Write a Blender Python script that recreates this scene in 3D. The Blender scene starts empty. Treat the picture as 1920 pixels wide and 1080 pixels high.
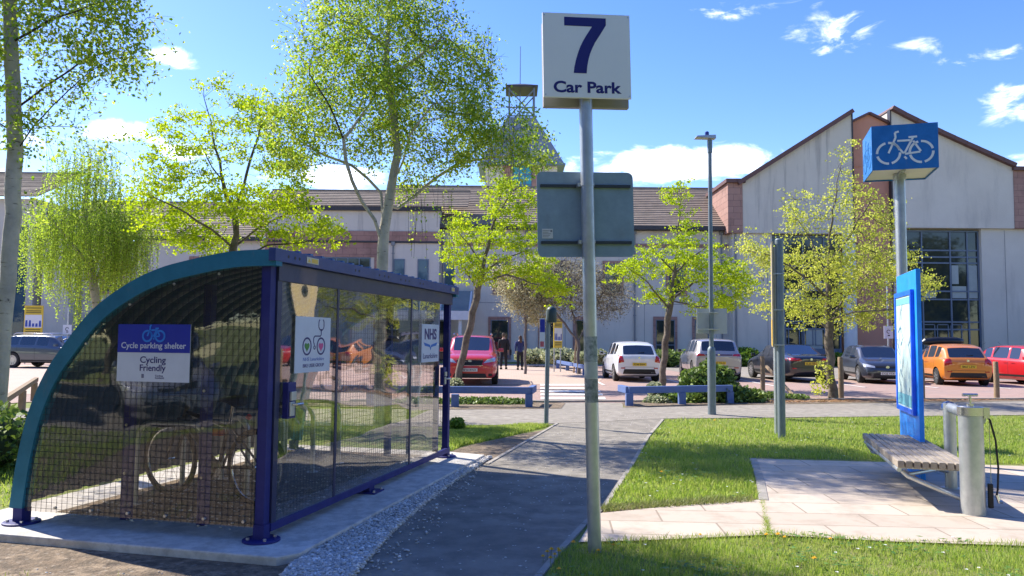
import bpy, bmesh, math, random
import numpy as np
from mathutils import Vector, Matrix
from mathutils.bvhtree import BVHTree
R = math.radians
SC = bpy.context.scene
COL = SC.collection
# ------------------------------------------------------------------ camera
FPX, PITCH, ROLL, CAMH = 1442.0, R(3.75), R(0.5), 1.6
cd = bpy.data.cameras.new('camera'); cam = bpy.data.objects.new('camera', cd); COL.objects.link(cam)
cd.sensor_width = 36; cd.lens = FPX / 1920 * 36; cd.clip_start = 0.05; cd.clip_end = 3000
def ray(px, py):
    x = px - 960; y = -(py - 540)
    c, s = math.cos(ROLL), math.sin(ROLL)
    x, y = x * c - y * s, x * s + y * c
    c, s = math.cos(PITCH), math.sin(PITCH)
    return Vector((x, FPX * c - y * s, FPX * s + y * c))
fw = ray(960, 540).normalized(); rt = (ray(1060, 540) - ray(960, 540)).normalized(); up = rt.cross(fw)
cam.matrix_world = Matrix(((rt.x, up.x, -fw.x, 0), (rt.y, up.y, -fw.y, 0), (rt.z, up.z, -fw.z, CAMH), (0, 0, 0, 1)))
SC.camera = cam
def gp(px, py, z=0.0):                       # ground point under a pixel
    r = ray(px, py); t = (z - CAMH) / r.z
    return Vector((r.x * t, r.y * t, z))
def at(px, py, Y):                           # point at depth Y under a pixel
    r = ray(px, py); t = Y / r.y
    return Vector((r.x * t, Y, CAMH + r.z * t))
# ------------------------------------------------------------------ sun and sky
SUN = Vector((-1.97, 1.40, 2.30)).normalized()
el = math.asin(SUN.z); az = math.atan2(SUN.x, SUN.y)
ld = bpy.data.lights.new('sun', 'SUN'); ld.energy = 3.8; ld.angle = R(0.5); ld.color = (1.0, .94, .84)
sun = bpy.data.objects.new('sun', ld); COL.objects.link(sun)
sun.rotation_euler = (-SUN).to_track_quat('-Z', 'Y').to_euler()
W = bpy.data.worlds.new('World'); SC.world = W; W.use_nodes = True
nt = W.node_tree; nt.nodes.clear()
def N(t, k, **kw):
    n = t.nodes.new(k)
    for a, b in kw.items(): setattr(n, a, b)
    return n
def M2(t, op, a, b=None, c=None, clamp=False):
    n = t.nodes.new('ShaderNodeMath'); n.operation = op; n.use_clamp = clamp
    for i, v in enumerate((a, b, c)):
        if v is None: continue
        if isinstance(v, (int, float)): n.inputs[i].default_value = v
        else: t.links.new(v, n.inputs[i])
    return n.outputs[0]
sky = N(nt, 'ShaderNodeTexSky', sky_type='NISHITA', sun_disc=False, sun_elevation=el, sun_rotation=az)
sky.air_density = 1.0; sky.dust_density = 0.25; sky.ozone_density = 2.2; sky.altitude = 100
hs = N(nt, 'ShaderNodeHueSaturation'); hs.inputs['Saturation'].default_value = 1.30; hs.inputs['Value'].default_value = .78; hs.inputs['Hue'].default_value = .520
nt.links.new(sky.outputs[0], hs.inputs['Color'])
tc = N(nt, 'ShaderNodeTexCoord'); sx = N(nt, 'ShaderNodeSeparateXYZ'); nt.links.new(tc.outputs['Generated'], sx.inputs[0])
AZ = M2(nt, 'ARCTAN2', sx.outputs[0], sx.outputs[1]); EL = M2(nt, 'ARCSINE', sx.outputs[2])
cb = N(nt, 'ShaderNodeCombineXYZ'); nt.links.new(M2(nt, 'MULTIPLY', AZ, 7.0), cb.inputs[0]); nt.links.new(M2(nt, 'MULTIPLY', EL, 15.0), cb.inputs[1])
nz = N(nt, 'ShaderNodeTexNoise'); nz.inputs['Scale'].default_value = 1.9; nz.inputs['Detail'].default_value = 9; nz.inputs['Roughness'].default_value = .62
nz.inputs['Distortion'].default_value = .6
nt.links.new(cb.outputs[0], nz.inputs['Vector'])
tot = None
for (px, py, wx, wy, st) in [(1270, 308, 220, 34, 1.1), (1150, 300, 80, 24, .7), (1430, 318, 120, 18, .55), (1555, 62, 90, 38, .62), (1440, 8, 170, 20, .62),
        (325, 108, 45, 20, .7), (215, 246, 95, 22, .8), (610, 335, 140, 26, .95), (1895, 195, 50, 34, .7), (1840, 112, 90, 18, .6), (1720, 95, 60, 22, .45),
        (330, 285, 80, 18, .6), (60, 330, 120, 30, .55), (40, 260, 90, 30, .6), (2500, 260, 350, 60, .9), (-800, 300, 400, 70, .9)]:
    r = ray(px, py).normalized(); a0 = math.atan2(r.x, r.y); e0 = math.asin(r.z)
    da = M2(nt, 'DIVIDE', M2(nt, 'SUBTRACT', AZ, a0), wx / FPX); de = M2(nt, 'DIVIDE', M2(nt, 'SUBTRACT', EL, e0), wy / FPX)
    q = M2(nt, 'ADD', M2(nt, 'MULTIPLY', da, da), M2(nt, 'MULTIPLY', de, de))
    m = M2(nt, 'MULTIPLY', M2(nt, 'SUBTRACT', 1.0, M2(nt, 'MULTIPLY', q, .55), clamp=True), st)
    tot = m if tot is None else M2(nt, 'MAXIMUM', tot, m)
dens = M2(nt, 'ADD', tot, M2(nt, 'MULTIPLY', M2(nt, 'SUBTRACT', nz.outputs[0], .5), 2.3))
mr = N(nt, 'ShaderNodeMapRange', interpolation_type='SMOOTHSTEP'); mr.inputs['From Min'].default_value = .42; mr.inputs['From Max'].default_value = 1.15
nt.links.new(dens, mr.inputs['Value'])
gate = M2(nt, 'MULTIPLY', mr.outputs[0], M2(nt, 'MULTIPLY', tot, 2.2, clamp=True))
mix = N(nt, 'ShaderNodeMix', data_type='RGBA'); nt.links.new(gate, mix.inputs[0]); nt.links.new(hs.outputs[0], mix.inputs[6]); mix.inputs[7].default_value = (7.6, 7.7, 8.0, 1)
bg = N(nt, 'ShaderNodeBackground'); bg.inputs['Strength'].default_value = 0.15; nt.links.new(mix.outputs[2], bg.inputs[0])
wo = N(nt, 'ShaderNodeOutputWorld'); nt.links.new(bg.outputs[0], wo.inputs[0])
SC.view_settings.view_transform = 'Standard'; SC.view_settings.look = 'None'; SC.view_settings.exposure = 1.32; SC.view_settings.gamma = 1
SC.render.engine = 'CYCLES'
try:
    SC.cycles.max_bounces = 8; SC.cycles.transparent_max_bounces = 16; SC.cycles.diffuse_bounces = 3; SC.cycles.glossy_bounces = 3
except Exception: pass
# ------------------------------------------------------------------ materials
MATS = {}
def mat(name, col, rough=.6, metal=0.0, var=None, vscale=3.0, bump=0.0, bscale=40.0, coat=0.0, spec=.5, stain=None, srange=(.52, .75)):
    """principled material; var = second colour mixed by noise; stain = (colour, scale, amount, stretch)"""
    if name in MATS: return MATS[name]
    m = bpy.data.materials.new(name); m.use_nodes = True; t = m.node_tree; b = t.nodes['Principled BSDF']
    b.inputs['Roughness'].default_value = rough; b.inputs['Metallic'].default_value = metal
    b.inputs['Specular IOR Level'].default_value = spec; b.inputs['Coat Weight'].default_value = coat; b.inputs['Coat Roughness'].default_value = .04
    b.inputs['Base Color'].default_value = (*col, 1)
    o = N(t, 'ShaderNodeTexCoord'); out = None
    if var is None and bump == 0 and coat == 0:
        var = tuple(c * .86 for c in col)
    if var is not None:
        n = N(t, 'ShaderNodeTexNoise'); n.inputs['Scale'].default_value = vscale; n.inputs['Detail'].default_value = 6; n.inputs['Roughness'].default_value = .65
        t.links.new(o.outputs['Object'], n.inputs['Vector'])
        r = N(t, 'ShaderNodeMapRange'); r.inputs['From Min'].default_value = .32; r.inputs['From Max'].default_value = .68; t.links.new(n.outputs[0], r.inputs['Value'])
        mx = N(t, 'ShaderNodeMix', data_type='RGBA'); t.links.new(r.outputs[0], mx.inputs[0]); mx.inputs[6].default_value = (*col, 1); mx.inputs[7].default_value = (*var, 1)
        out = mx.outputs[2]
    if stain:
        sc, s_, am, st = stain
        mp = N(t, 'ShaderNodeMapping'); mp.inputs['Scale'].default_value = st; t.links.new(o.outputs['Object'], mp.inputs[0])
        n = N(t, 'ShaderNodeTexNoise'); n.inputs['Scale'].default_value = s_; n.inputs['Detail'].default_value = 7; n.inputs['Roughness'].default_value = .7; t.links.new(mp.outputs[0], n.inputs['Vector'])
        r = N(t, 'ShaderNodeMapRange'); r.inputs['From Min'].default_value = srange[0]; r.inputs['From Max'].default_value = srange[1]; r.inputs['To Max'].default_value = am; t.links.new(n.outputs[0], r.inputs['Value'])
        mx = N(t, 'ShaderNodeMix', data_type='RGBA'); t.links.new(r.outputs[0], mx.inputs[0]); mx.inputs[7].default_value = (*sc, 1)
        if out is not None: t.links.new(out, mx.inputs[6])
        else: mx.inputs[6].default_value = (*col, 1)
        out = mx.outputs[2]
    if out is not None: t.links.new(out, b.inputs['Base Color'])
    if bump:
        n = N(t, 'ShaderNodeTexNoise'); n.inputs['Scale'].default_value = bscale; n.inputs['Detail'].default_value = 5; t.links.new(o.outputs['Object'], n.inputs['Vector'])
        bp = N(t, 'ShaderNodeBump'); bp.inputs['Strength'].default_value = bump; bp.inputs['Distance'].default_value = .02; t.links.new(n.outputs[0], bp.inputs['Height'])
        t.links.new(bp.outputs[0], b.inputs['Normal'])
    MATS[name] = m; return m
def leafmat(name, c1, c2, trans=.45, c3=None):
    if name in MATS: return MATS[name]
    m = bpy.data.materials.new(name); m.use_nodes = True; t = m.node_tree; t.nodes.clear()
    g = N(t, 'ShaderNodeNewGeometry'); cr = N(t, 'ShaderNodeValToRGB'); t.links.new(g.outputs['Random Per Island'], cr.inputs[0])
    cr.color_ramp.elements[0].color = (*c1, 1); cr.color_ramp.elements[1].color = (*c2, 1)
    if c3: e = cr.color_ramp.elements.new(.8); e.color = (*c3, 1)
    d = N(t, 'ShaderNodeBsdfPrincipled'); d.inputs['Roughness'].default_value = .5; d.inputs['Specular IOR Level'].default_value = .3; t.links.new(cr.outputs[0], d.inputs['Base Color'])
    tr = N(t, 'ShaderNodeBsdfTranslucent'); h = N(t, 'ShaderNodeHueSaturation'); h.inputs['Value'].default_value = 1.5; h.inputs['Saturation'].default_value = 1.05
    t.links.new(cr.outputs[0], h.inputs['Color']); t.links.new(h.outputs[0], tr.inputs[0])
    mx = N(t, 'ShaderNodeMixShader'); mx.inputs[0].default_value = trans; t.links.new(d.outputs[0], mx.inputs[1]); t.links.new(tr.outputs[0], mx.inputs[2])
    o = N(t, 'ShaderNodeOutputMaterial'); t.links.new(mx.outputs[0], o.inputs[0]); MATS[name] = m; return m
def grassmat(name, c1, c2, c3):
    m = leafmat(name, c1, c2, .45, c3); t = m.node_tree; cr = [n for n in t.nodes if n.type == 'VALTORGB'][0]
    o = N(t, 'ShaderNodeTexCoord'); n = N(t, 'ShaderNodeTexNoise'); n.inputs['Scale'].default_value = .9; n.inputs['Detail'].default_value = 7; n.inputs['Roughness'].default_value = .7; t.links.new(o.outputs['Object'], n.inputs['Vector'])
    r = N(t, 'ShaderNodeMapRange'); r.inputs['From Min'].default_value = .50; r.inputs['From Max'].default_value = .72; r.inputs['To Max'].default_value = .75; t.links.new(n.outputs[0], r.inputs['Value'])
    mx = N(t, 'ShaderNodeMix', data_type='RGBA'); t.links.new(r.outputs[0], mx.inputs[0]); mx.inputs[7].default_value = (.40, .40, .13, 1)
    outs = [l.to_socket for l in cr.outputs[0].links]; t.links.new(cr.outputs[0], mx.inputs[6])
    for s in outs: t.links.new(mx.outputs[2], s)
    return m
def paint(name, c, metal=0.0, rough=.35, coat=1.0):
    v = tuple(x * 1.25 + .010 for x in c) if coat < .2 else None
    return mat(name, c, rough=rough, metal=metal, coat=coat, var=v, vscale=7, stain=((.16, .15, .13), 9, .35, (1, 1, .4)) if v else None, srange=(.60, .80))
def glassmat(name, c=(.015, .02, .025), rough=.03, wav=0.0):
    if name in MATS: return MATS[name]
    m = mat(name, c, rough=rough, coat=.0, spec=.55, var=tuple(x * 1.4 + .004 for x in c), vscale=.8)
    return m
def panelmat():
    """tinted clear plastic sheet, slightly wavy"""
    m = bpy.data.materials.new('tinted clear plastic'); m.use_nodes = True; t = m.node_tree; t.nodes.clear()
    o = N(t, 'ShaderNodeTexCoord'); mp = N(t, 'ShaderNodeMapping'); mp.inputs['Scale'].default_value = (.9, .7, 1.5); t.links.new(o.outputs['Object'], mp.inputs[0])
    n = N(t, 'ShaderNodeTexNoise'); n.inputs['Scale'].default_value = 1.3; n.inputs['Detail'].default_value = .6; n.inputs['Distortion'].default_value = .8; t.links.new(mp.outputs[0], n.inputs['Vector'])
    bp = N(t, 'ShaderNodeBump'); bp.inputs['Strength'].default_value = .55; bp.inputs['Distance'].default_value = .015; t.links.new(n.outputs[0], bp.inputs['Height'])
    ge = N(t, 'ShaderNodeNewGeometry'); dt = N(t, 'ShaderNodeVectorMath', operation='DOT_PRODUCT'); t.links.new(ge.outputs['Incoming'], dt.inputs[0]); t.links.new(bp.outputs[0], dt.inputs[1])
    cs_ = M2(t, 'SUBTRACT', 1.0, M2(t, 'ABSOLUTE', dt.outputs['Value']), clamp=True)
    fm = M2(t, 'MULTIPLY_ADD', M2(t, 'POWER', cs_, 2.0), .92, .10, clamp=True)
    tp = N(t, 'ShaderNodeBsdfTransparent')
    d2 = N(t, 'ShaderNodeTexNoise'); d2.inputs['Scale'].default_value = 5; d2.inputs['Detail'].default_value = 6; t.links.new(o.outputs['Object'], d2.inputs['Vector'])
    cr = N(t, 'ShaderNodeMix', data_type='RGBA'); t.links.new(d2.outputs[0], cr.inputs[0]); cr.inputs[6].default_value = (.93, .90, .85, 1); cr.inputs[7].default_value = (.82, .78, .73, 1); t.links.new(cr.outputs[2], tp.inputs[0])
    gl = N(t, 'ShaderNodeBsdfGlossy'); gl.inputs['Roughness'].default_value = .02; t.links.new(bp.outputs[0], gl.inputs['Normal'])
    mx = N(t, 'ShaderNodeMixShader'); t.links.new(fm, mx.inputs[0]); t.links.new(tp.outputs[0], mx.inputs[1]); t.links.new(gl.outputs[0], mx.inputs[2])
    df = N(t, 'ShaderNodeBsdfDiffuse'); df.inputs[0].default_value = (.30, .27, .22, 1)
    m3 = N(t, 'ShaderNodeMixShader'); m3.inputs[0].default_value = .035; t.links.new(mx.outputs[0], m3.inputs[1]); t.links.new(df.outputs[0], m3.inputs[2])
    oo = N(t, 'ShaderNodeOutputMaterial'); t.links.new(m3.outputs[0], oo.inputs[0]); return m
# ------------------------------------------------------------------ mesh builder
class MB:
    def __init__(s): s.v = []; s.f = []; s.m = []; s.mi = 0
    def add(s, vs, fs):
        o = len(s.v); s.v += [tuple(v) for v in vs]; s.f += [tuple(i + o for i in f) for f in fs]; s.m += [s.mi] * len(fs); return s
    def hexa(s, p):  # 8 points: bottom 4 ccw, top 4 ccw
        return s.add(p, [(0, 3, 2, 1), (4, 5, 6, 7), (0, 1, 5, 4), (1, 2, 6, 5), (2, 3, 7, 6), (3, 0, 4, 7)])
    def box(s, x0, x1, y0, y1, z0, z1, rz=0, o=None):
        p = [(x0, y0, z0), (x1, y0, z0), (x1, y1, z0), (x0, y1, z0), (x0, y0, z1), (x1, y0, z1), (x1, y1, z1), (x0, y1, z1)]
        if rz or o is not None:
            c, q = math.cos(rz), math.sin(rz); o = o or (0, 0, 0)
            p = [(x * c - y * q + o[0], x * q + y * c + o[1], z + o[2]) for x, y, z in p]
        return s.hexa(p)
    def bar(s, a, b, w, h=None, up_=(0, 0, 1)):   # rectangular bar from a to b
        a = Vector(a); b = Vector(b); h = h or w; d = (b - a).normalized(); u = Vector(up_)
        if abs(d.dot(u)) > .98: u = Vector((0, 1, 0))
        sd = d.cross(u).normalized() * w / 2; u = sd.cross(d).normalized() * h / 2
        return s.hexa([a - sd - u, a + sd - u, b + sd - u, b - sd - u, a - sd + u, a + sd + u, b + sd + u, b - sd + u])
    def tube(s, pts, r, n=10, caps=True):
        pts = [Vector(p) for p in pts]; k = len(pts); rs = r if isinstance(r, (list, tuple)) else [r] * k
        vs = []; prev = None
        for i, p in enumerate(pts):
            d = (pts[min(i + 1, k - 1)] - pts[max(i - 1, 0)]).normalized()
            if prev is None:
                a = Vector((0, 0, 1)) if abs(d.z) < .9 else Vector((1, 0, 0)); x = d.cross(a).normalized()
            else: x = (prev - d * prev.dot(d)).normalized()
            prev = x; y = d.cross(x)
            for j in range(n):
                t = 2 * math.pi * j / n; vs.append(p + (x * math.cos(t) + y * math.sin(t)) * rs[i])
        fs = [(i * n + j, i * n + (j + 1) % n, (i + 1) * n + (j + 1) % n, (i + 1) * n + j) for i in range(k - 1) for j in range(n)]
        if caps: fs += [tuple(range(n - 1, -1, -1)), tuple(range((k - 1) * n, k * n))]
        return s.add(vs, fs)
    def cyl(s, a, b, r, n=16, r2=None): return s.tube([a, b], [r, r if r2 is None else r2], n)
    def lathe(s, prof, n=24, c=(0, 0, 0), axis='z'):   # prof [(r,h)]
        vs = []
        for r, h in prof:
            for j in range(n):
                t = 2 * math.pi * j / n; a, b = r * math.cos(t), r * math.sin(t)
                q = (a, b, h) if axis == 'z' else ((h, a, b) if axis == 'x' else (a, h, b))
                vs.append((q[0] + c[0], q[1] + c[1], q[2] + c[2]))
        k = len(prof); fs = [(i * n + j, i * n + (j + 1) % n, (i + 1) * n + (j + 1) % n, (i + 1) * n + j) for i in range(k - 1) for j in range(n)]
        fs += [tuple(range(n - 1, -1, -1)), tuple(range((k - 1) * n, k * n))]
        return s.add(vs, fs)
    def prism(s, pts, ext):     # planar polygon (3d pts) extruded
        e = Vector(ext); n = len(pts); v = [Vector(p) for p in pts]; v2 = [p + e for p in v]
        return s.add(v + v2, [tuple(range(n)), tuple(range(2 * n - 1, n - 1, -1))] + [(i, i + n, (i + 1) % n + n, (i + 1) % n) for i in range(n)])
    def art(s, pts, y, th=.0015):   # flat polygon in x,z standing on a face that looks to -y
        return s.prism([(x, y, z) for x, z in pts], (0, -th, 0))
    def ribbon(s, pts, w, y, th=.0015):
        for (x0, z0), (x1, z1) in zip(pts[:-1], pts[1:]):
            l = math.hypot(x1 - x0, z1 - z0) or 1; nx, nz = -(z1 - z0) / l * w / 2, (x1 - x0) / l * w / 2
            s.art([(x0 + nx, z0 + nz), (x0 - nx, z0 - nz), (x1 - nx, z1 - nz), (x1 + nx, z1 + nz)], y, th)
        return s
    def arc(s, cx, cz, r, a0, a1, w, y, n=10, rz=None, th=.0015):
        return s.ribbon([(cx + r * math.cos(R(a0 + (a1 - a0) * i / n)), cz + (rz or r) * math.sin(R(a0 + (a1 - a0) * i / n))) for i in range(n + 1)], w, y, th)
    def build(s, name, m, parent=None, smooth=False, bevel=0.0, loc=None, rz=0):
        me = bpy.data.meshes.new(name); me.from_pydata(s.v, [], s.f)
        for k in (m if isinstance(m, (list, tuple)) else [m]): me.materials.append(k)
        if isinstance(m, (list, tuple)): me.polygons.foreach_set('material_index', s.m)
        bm = bmesh.new(); bm.from_mesh(me); bmesh.ops.recalc_face_normals(bm, faces=bm.faces)
        if bevel: bmesh.ops.bevel(bm, geom=bm.edges[:], offset=bevel, segments=2, affect='EDGES', profile=.6)
        bm.to_mesh(me); bm.free()
        if smooth:
            me.polygons.foreach_set('use_smooth', [True] * len(me.polygons))
            try: me.set_sharp_from_angle(angle=R(40))
            except Exception: pass
        me.update()
        o = bpy.data.objects.new(name, me); COL.objects.link(o)
        if parent: o.parent = parent
        if loc is not None: o.location = loc
        if rz: o.rotation_euler.z = rz
        return o
def fastmesh(name, V, F, m, parent=None, smooth=False):
    """V (n,3), F (k,3|4) numpy"""
    me = bpy.data.meshes.new(name); V = np.asarray(V, 'f'); F = np.asarray(F, 'i'); k, q = F.shape
    me.vertices.add(len(V)); me.vertices.foreach_set('co', V.ravel()); me.loops.add(k * q); me.loops.foreach_set('vertex_index', F.ravel())
    me.polygons.add(k); me.polygons.foreach_set('loop_start', np.arange(0, k * q, q, dtype='i')); me.polygons.foreach_set('loop_total', np.full(k, q, 'i'))
    if smooth: me.polygons.foreach_set('use_smooth', [True] * k)
    me.update(calc_edges=True); me.materials.append(m)
    o = bpy.data.objects.new(name, me); COL.objects.link(o)
    if parent: o.parent = parent
    return o
def tag(o, label=None, cat=None, group=None, kind=None):
    if label: o['label'] = label
    if cat: o['category'] = cat
    if group: o['group'] = group
    if kind: o['kind'] = kind
    return o
def empty(name, loc, rz=0, label=None, cat=None, group=None):
    o = bpy.data.objects.new(name, None); COL.objects.link(o); o.location = loc; o.rotation_euler = (0, 0, rz); o.empty_display_size = .2
    return tag(o, label, cat, group)
def copy_tree(o, parent=None):
    c = o.copy(); COL.objects.link(c); c.parent = parent
    for ch in list(o.children): copy_tree(ch, c)
    return c
def text(name, s, size, m, parent, x, z, y, align='CENTER', bold=0.0, sx_=1.0, th=.0012, space=1.0):
    c = bpy.data.curves.new(name, 'FONT'); c.body = s; c.size = size; c.align_x = align; c.align_y = 'BOTTOM_BASELINE'; c.extrude = th / 2; c.offset = bold; c.resolution_u = 4
    c.space_character = space
    o = bpy.data.objects.new(name, c); COL.objects.link(o)
    dg = bpy.context.evaluated_depsgraph_get(); me = bpy.data.meshes.new_from_object(o.evaluated_get(dg))
    bpy.data.objects.remove(o); bpy.data.curves.remove(c)
    o = bpy.data.objects.new(name, me); COL.objects.link(o); me.materials.clear(); me.materials.append(m)
    me.transform(Matrix.Diagonal((sx_, 1, 1, 1))); me.transform(Matrix.Rotation(R(90), 4, 'X')); me.transform(Matrix.Translation((x, y, z)))
    o.parent = parent; return o
GALV = mat('galvanised steel', (.42, .45, .47), rough=.42, metal=.75, var=(.55, .57, .58), vscale=9, stain=((.22, .22, .21), 5, .5, (1, 1, .3)))
WHITE = mat('white sign face', (.72, .74, .78), rough=.4, var=(.66, .69, .74), vscale=2)
NAVY = mat('navy lettering', (.01, .008, .16), rough=.45)
# ================================================================== GROUND
def noisy_ground(name, cols, scales, bump=.3, bs=60, rough=.9, speck=None):
    m = bpy.data.materials.new(name); m.use_nodes = True; t = m.node_tree; b = t.nodes['Principled BSDF']; b.inputs['Roughness'].default_value = rough
    b.inputs['Specular IOR Level'].default_value = .25
    o = N(t, 'ShaderNodeTexCoord'); cur = None
    for i, (c, s) in enumerate(zip(cols[1:], scales)):
        n = N(t, 'ShaderNodeTexNoise'); n.inputs['Scale'].default_value = s; n.inputs['Detail'].default_value = 8; n.inputs['Roughness'].default_value = .65; t.links.new(o.outputs['Object'], n.inputs['Vector'])
        r = N(t, 'ShaderNodeMapRange'); r.inputs['From Min'].default_value = .4; r.inputs['From Max'].default_value = .62; t.links.new(n.outputs[0], r.inputs['Value'])
        mx = N(t, 'ShaderNodeMix', data_type='RGBA'); t.links.new(r.outputs[0], mx.inputs[0]); mx.inputs[7].default_value = (*c, 1)
        if cur is None: mx.inputs[6].default_value = (*cols[0], 1)
        else: t.links.new(cur, mx.inputs[6])
        cur = mx.outputs[2]
    if speck:
        n = N(t, 'ShaderNodeTexVoronoi'); n.inputs['Scale'].default_value = speck[1]; t.links.new(o.outputs['Object'], n.inputs['Vector'])
        r = N(t, 'ShaderNodeMapRange'); r.inputs['From Min'].default_value = .16; r.inputs['From Max'].default_value = .28; r.inputs['To Min'].default_value = speck[2]; r.inputs['To Max'].default_value = 0; t.links.new(n.outputs['Distance'], r.inputs['Value'])
        mx = N(t, 'ShaderNodeMix', data_type='RGBA'); t.links.new(r.outputs[0], mx.inputs[0]); t.links.new(cur, mx.inputs[6]); mx.inputs[7].default_value = (*speck[0], 1); cur = mx.outputs[2]
    t.links.new(cur, b.inputs['Base Color'])
    n = N(t, 'ShaderNodeTexNoise'); n.inputs['Scale'].default_value = bs; n.inputs['Detail'].default_value = 6; t.links.new(o.outputs['Object'], n.inputs['Vector'])
    bp = N(t, 'ShaderNodeBump'); bp.inputs['Strength'].default_value = bump; bp.inputs['Distance'].default_value = .02; t.links.new(n.outputs[0], bp.inputs['Height']); t.links.new(bp.outputs[0], b.inputs['Normal'])
    MATS[name] = m; return m
def brickmat(name, c1, c2, mortar, bw, bh, msize=.012, bump=.3, offset=.5, rot=0, rough=.85, stain=((.1, .09, .08), 1.2, .5)):
    m = bpy.data.materials.new(name); m.use_nodes = True; t = m.node_tree; b = t.nodes['Principled BSDF']; b.inputs['Roughness'].default_value = rough
    b.inputs['Specular IOR Level'].default_value = .25
    o = N(t, 'ShaderNodeTexCoord'); mp = N(t, 'ShaderNodeMapping'); t.links.new(o.outputs['Object'], mp.inputs[0])
    if rot == 'wall': mp.inputs['Rotation'].default_value = (R(-90), 0, 0)
    elif rot: mp.inputs['Rotation'].default_value = (0, 0, rot)
    k = N(t, 'ShaderNodeTexBrick'); k.offset = offset; t.links.new(mp.outputs[0], k.inputs['Vector']); k.inputs['Scale'].default_value = 1
    k.inputs['Color1'].default_value = (*c1, 1); k.inputs['Color2'].default_value = (*c2, 1); k.inputs['Mortar'].default_value = (*mortar, 1)
    k.inputs['Brick Width'].default_value = bw; k.inputs['Row Height'].default_value = bh; k.inputs['Mortar Size'].default_value = msize; k.inputs['Bias'].default_value = -.1
    n = N(t, 'ShaderNodeTexNoise'); n.inputs['Scale'].default_value = stain[1]; n.inputs['Detail'].default_value = 9; n.inputs['Roughness'].default_value = .7; t.links.new(o.outputs['Object'], n.inputs['Vector'])
    r = N(t, 'ShaderNodeMapRange'); r.inputs['From Min'].default_value = .48; r.inputs['From Max'].default_value = .75; r.inputs['To Max'].default_value = stain[2]; t.links.new(n.outputs[0], r.inputs['Value'])
    mx = N(t, 'ShaderNodeMix', data_type='RGBA'); t.links.new(r.outputs[0], mx.inputs[0]); t.links.new(k.outputs[0], mx.inputs[6]); mx.inputs[7].default_value = (*stain[0], 1)
    t.links.new(mx.outputs[2], b.inputs['Base Color'])
    bp = N(t, 'ShaderNodeBump'); bp.invert = True; bp.inputs['Strength'].default_value = bump; bp.inputs['Distance'].default_value = .01; t.links.new(k.outputs['Fac'], bp.inputs['Height'])
    t.links.new(bp.outputs[0], b.inputs['Normal']); MATS[name] = m; return m
def P(px): return [gp(*p).to_2d() for p in px]
def sheet(name, pts, z, m, kind='structure', th=0.0):
    mb = MB()
    if th: mb.prism([(p[0], p[1], z - th) for p in pts], (0, 0, th))
    else: mb.add([(p[0], p[1], z) for p in pts], [tuple(range(len(pts)))])
    me_o = mb.build(name, m)
    bm = bmesh.new(); bm.from_mesh(me_o.data); bmesh.ops.triangulate(bm, faces=bm.faces); bm.to_mesh(me_o.data); bm.free()
    if kind: me_o['kind'] = kind
    return me_o
GRASSG = noisy_ground('lawn soil', [(.13, .20, .025), (.18, .25, .04), (.24, .22, .09)], [1.3, 7], bump=.6, bs=90)
SOIL = noisy_ground('bare soil', [(.20, .145, .095), (.33, .25, .17), (.11, .085, .06)], [3, 11], bump=.9, bs=45, speck=((.5, .46, .40), 17, .25))
ASPH = noisy_ground('asphalt', [(.27, .24, .195), (.34, .305, .25), (.20, .18, .15)], [.9, 3.5], bump=.5, bs=220, speck=((.26, .26, .27), 150, .5))
ASPH2 = noisy_ground('pale asphalt', [(.30, .265, .22), (.37, .33, .275), (.24, .215, .18)], [.6, 5], bump=.5, bs=200, speck=((.3, .29, .27), 140, .5))
BLOCK = brickmat('red block paving', (.36, .235, .195), (.43, .30, .25), (.25, .19, .16), .22, .11, .008, stain=((.27, .23, .21), .5, .7))
PINK = brickmat('pink block paving', (.52, .39, .31), (.46, .34, .27), (.36, .28, .22), .22, .11, .008, stain=((.45, .38, .31), .6, .6))
SLAB = brickmat('stone slab paving', (.475, .395, .31), (.555, .47, .375), (.30, .245, .185), .92, .46, .009, stain=((.28, .225, .165), 2.3, .75), rot=.06)
CONC = noisy_ground('concrete', [(.60, .565, .51), (.68, .64, .58), (.46, .43, .385)], [1.5, 9], bump=.3, bs=120)
KERB = noisy_ground('kerb stone', [(.30, .275, .235), (.40, .36, .31)], [6], bump=.4, bs=80)
sheet('ground', [(-600, -200), (600, -200), (600, 900), (-600, 900)], 0, GRASSG)
Lp = [gp(560, 1080), gp(720, 975), gp(905, 872), gp(1045, 795)]
Rp = [gp(1012, 1080), gp(1045, 1040), gp(1095, 985), gp(1130, 955), gp(1180, 880), gp(1215, 820), gp(1243, 787)]
def ext(a, b, y): t = (y - a.y) / (b.y - a.y); return a + (b - a) * t
near = [ext(Lp[0], Lp[2], -6)] + Lp + [gp(1050, 775), gp(1235, 772)] + Rp[::-1] + [ext(Rp[0], Rp[1], -6)]
sheet('footpath', near, .008, ASPH)
cross = P([(1045, 795), (840, 801)]) + [(-26, 13.2), (-26, 15.6)] + P([(840, 768), (1050, 767), (1052, 755), (1168, 755), (1168, 765), (1450, 759), (1920, 753)]) + [(40, 24), (40, 20.6)] + P([(1920, 779), (1243, 786)])
sheet('cross_path', cross, .012, ASPH2)
y0 = 19.9
car_park = [(-70, 15.6), (-13, 15.6), (-11, 18.6), (-4, 19.3), (0.6, 19.3), (2.6, 19.4), (4, y0), (9, 21.0), (20, 22.4), (60, 27), (60, 48.5), (-70, 48.5)]
sheet('car_park', car_park, .016, BLOCK)
sheet('pink_pavement', P([(905, 722), (1110, 722), (1130, 712), (1100, 690), (1080, 682), (985, 676), (880, 676), (890, 700)]), .022, PINK)
sheet('pale_road', [(-60, 16.6), (-13.5, 16.6), (-12, 24), (-11, 40), (-60, 40)], .02, PINK)
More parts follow.
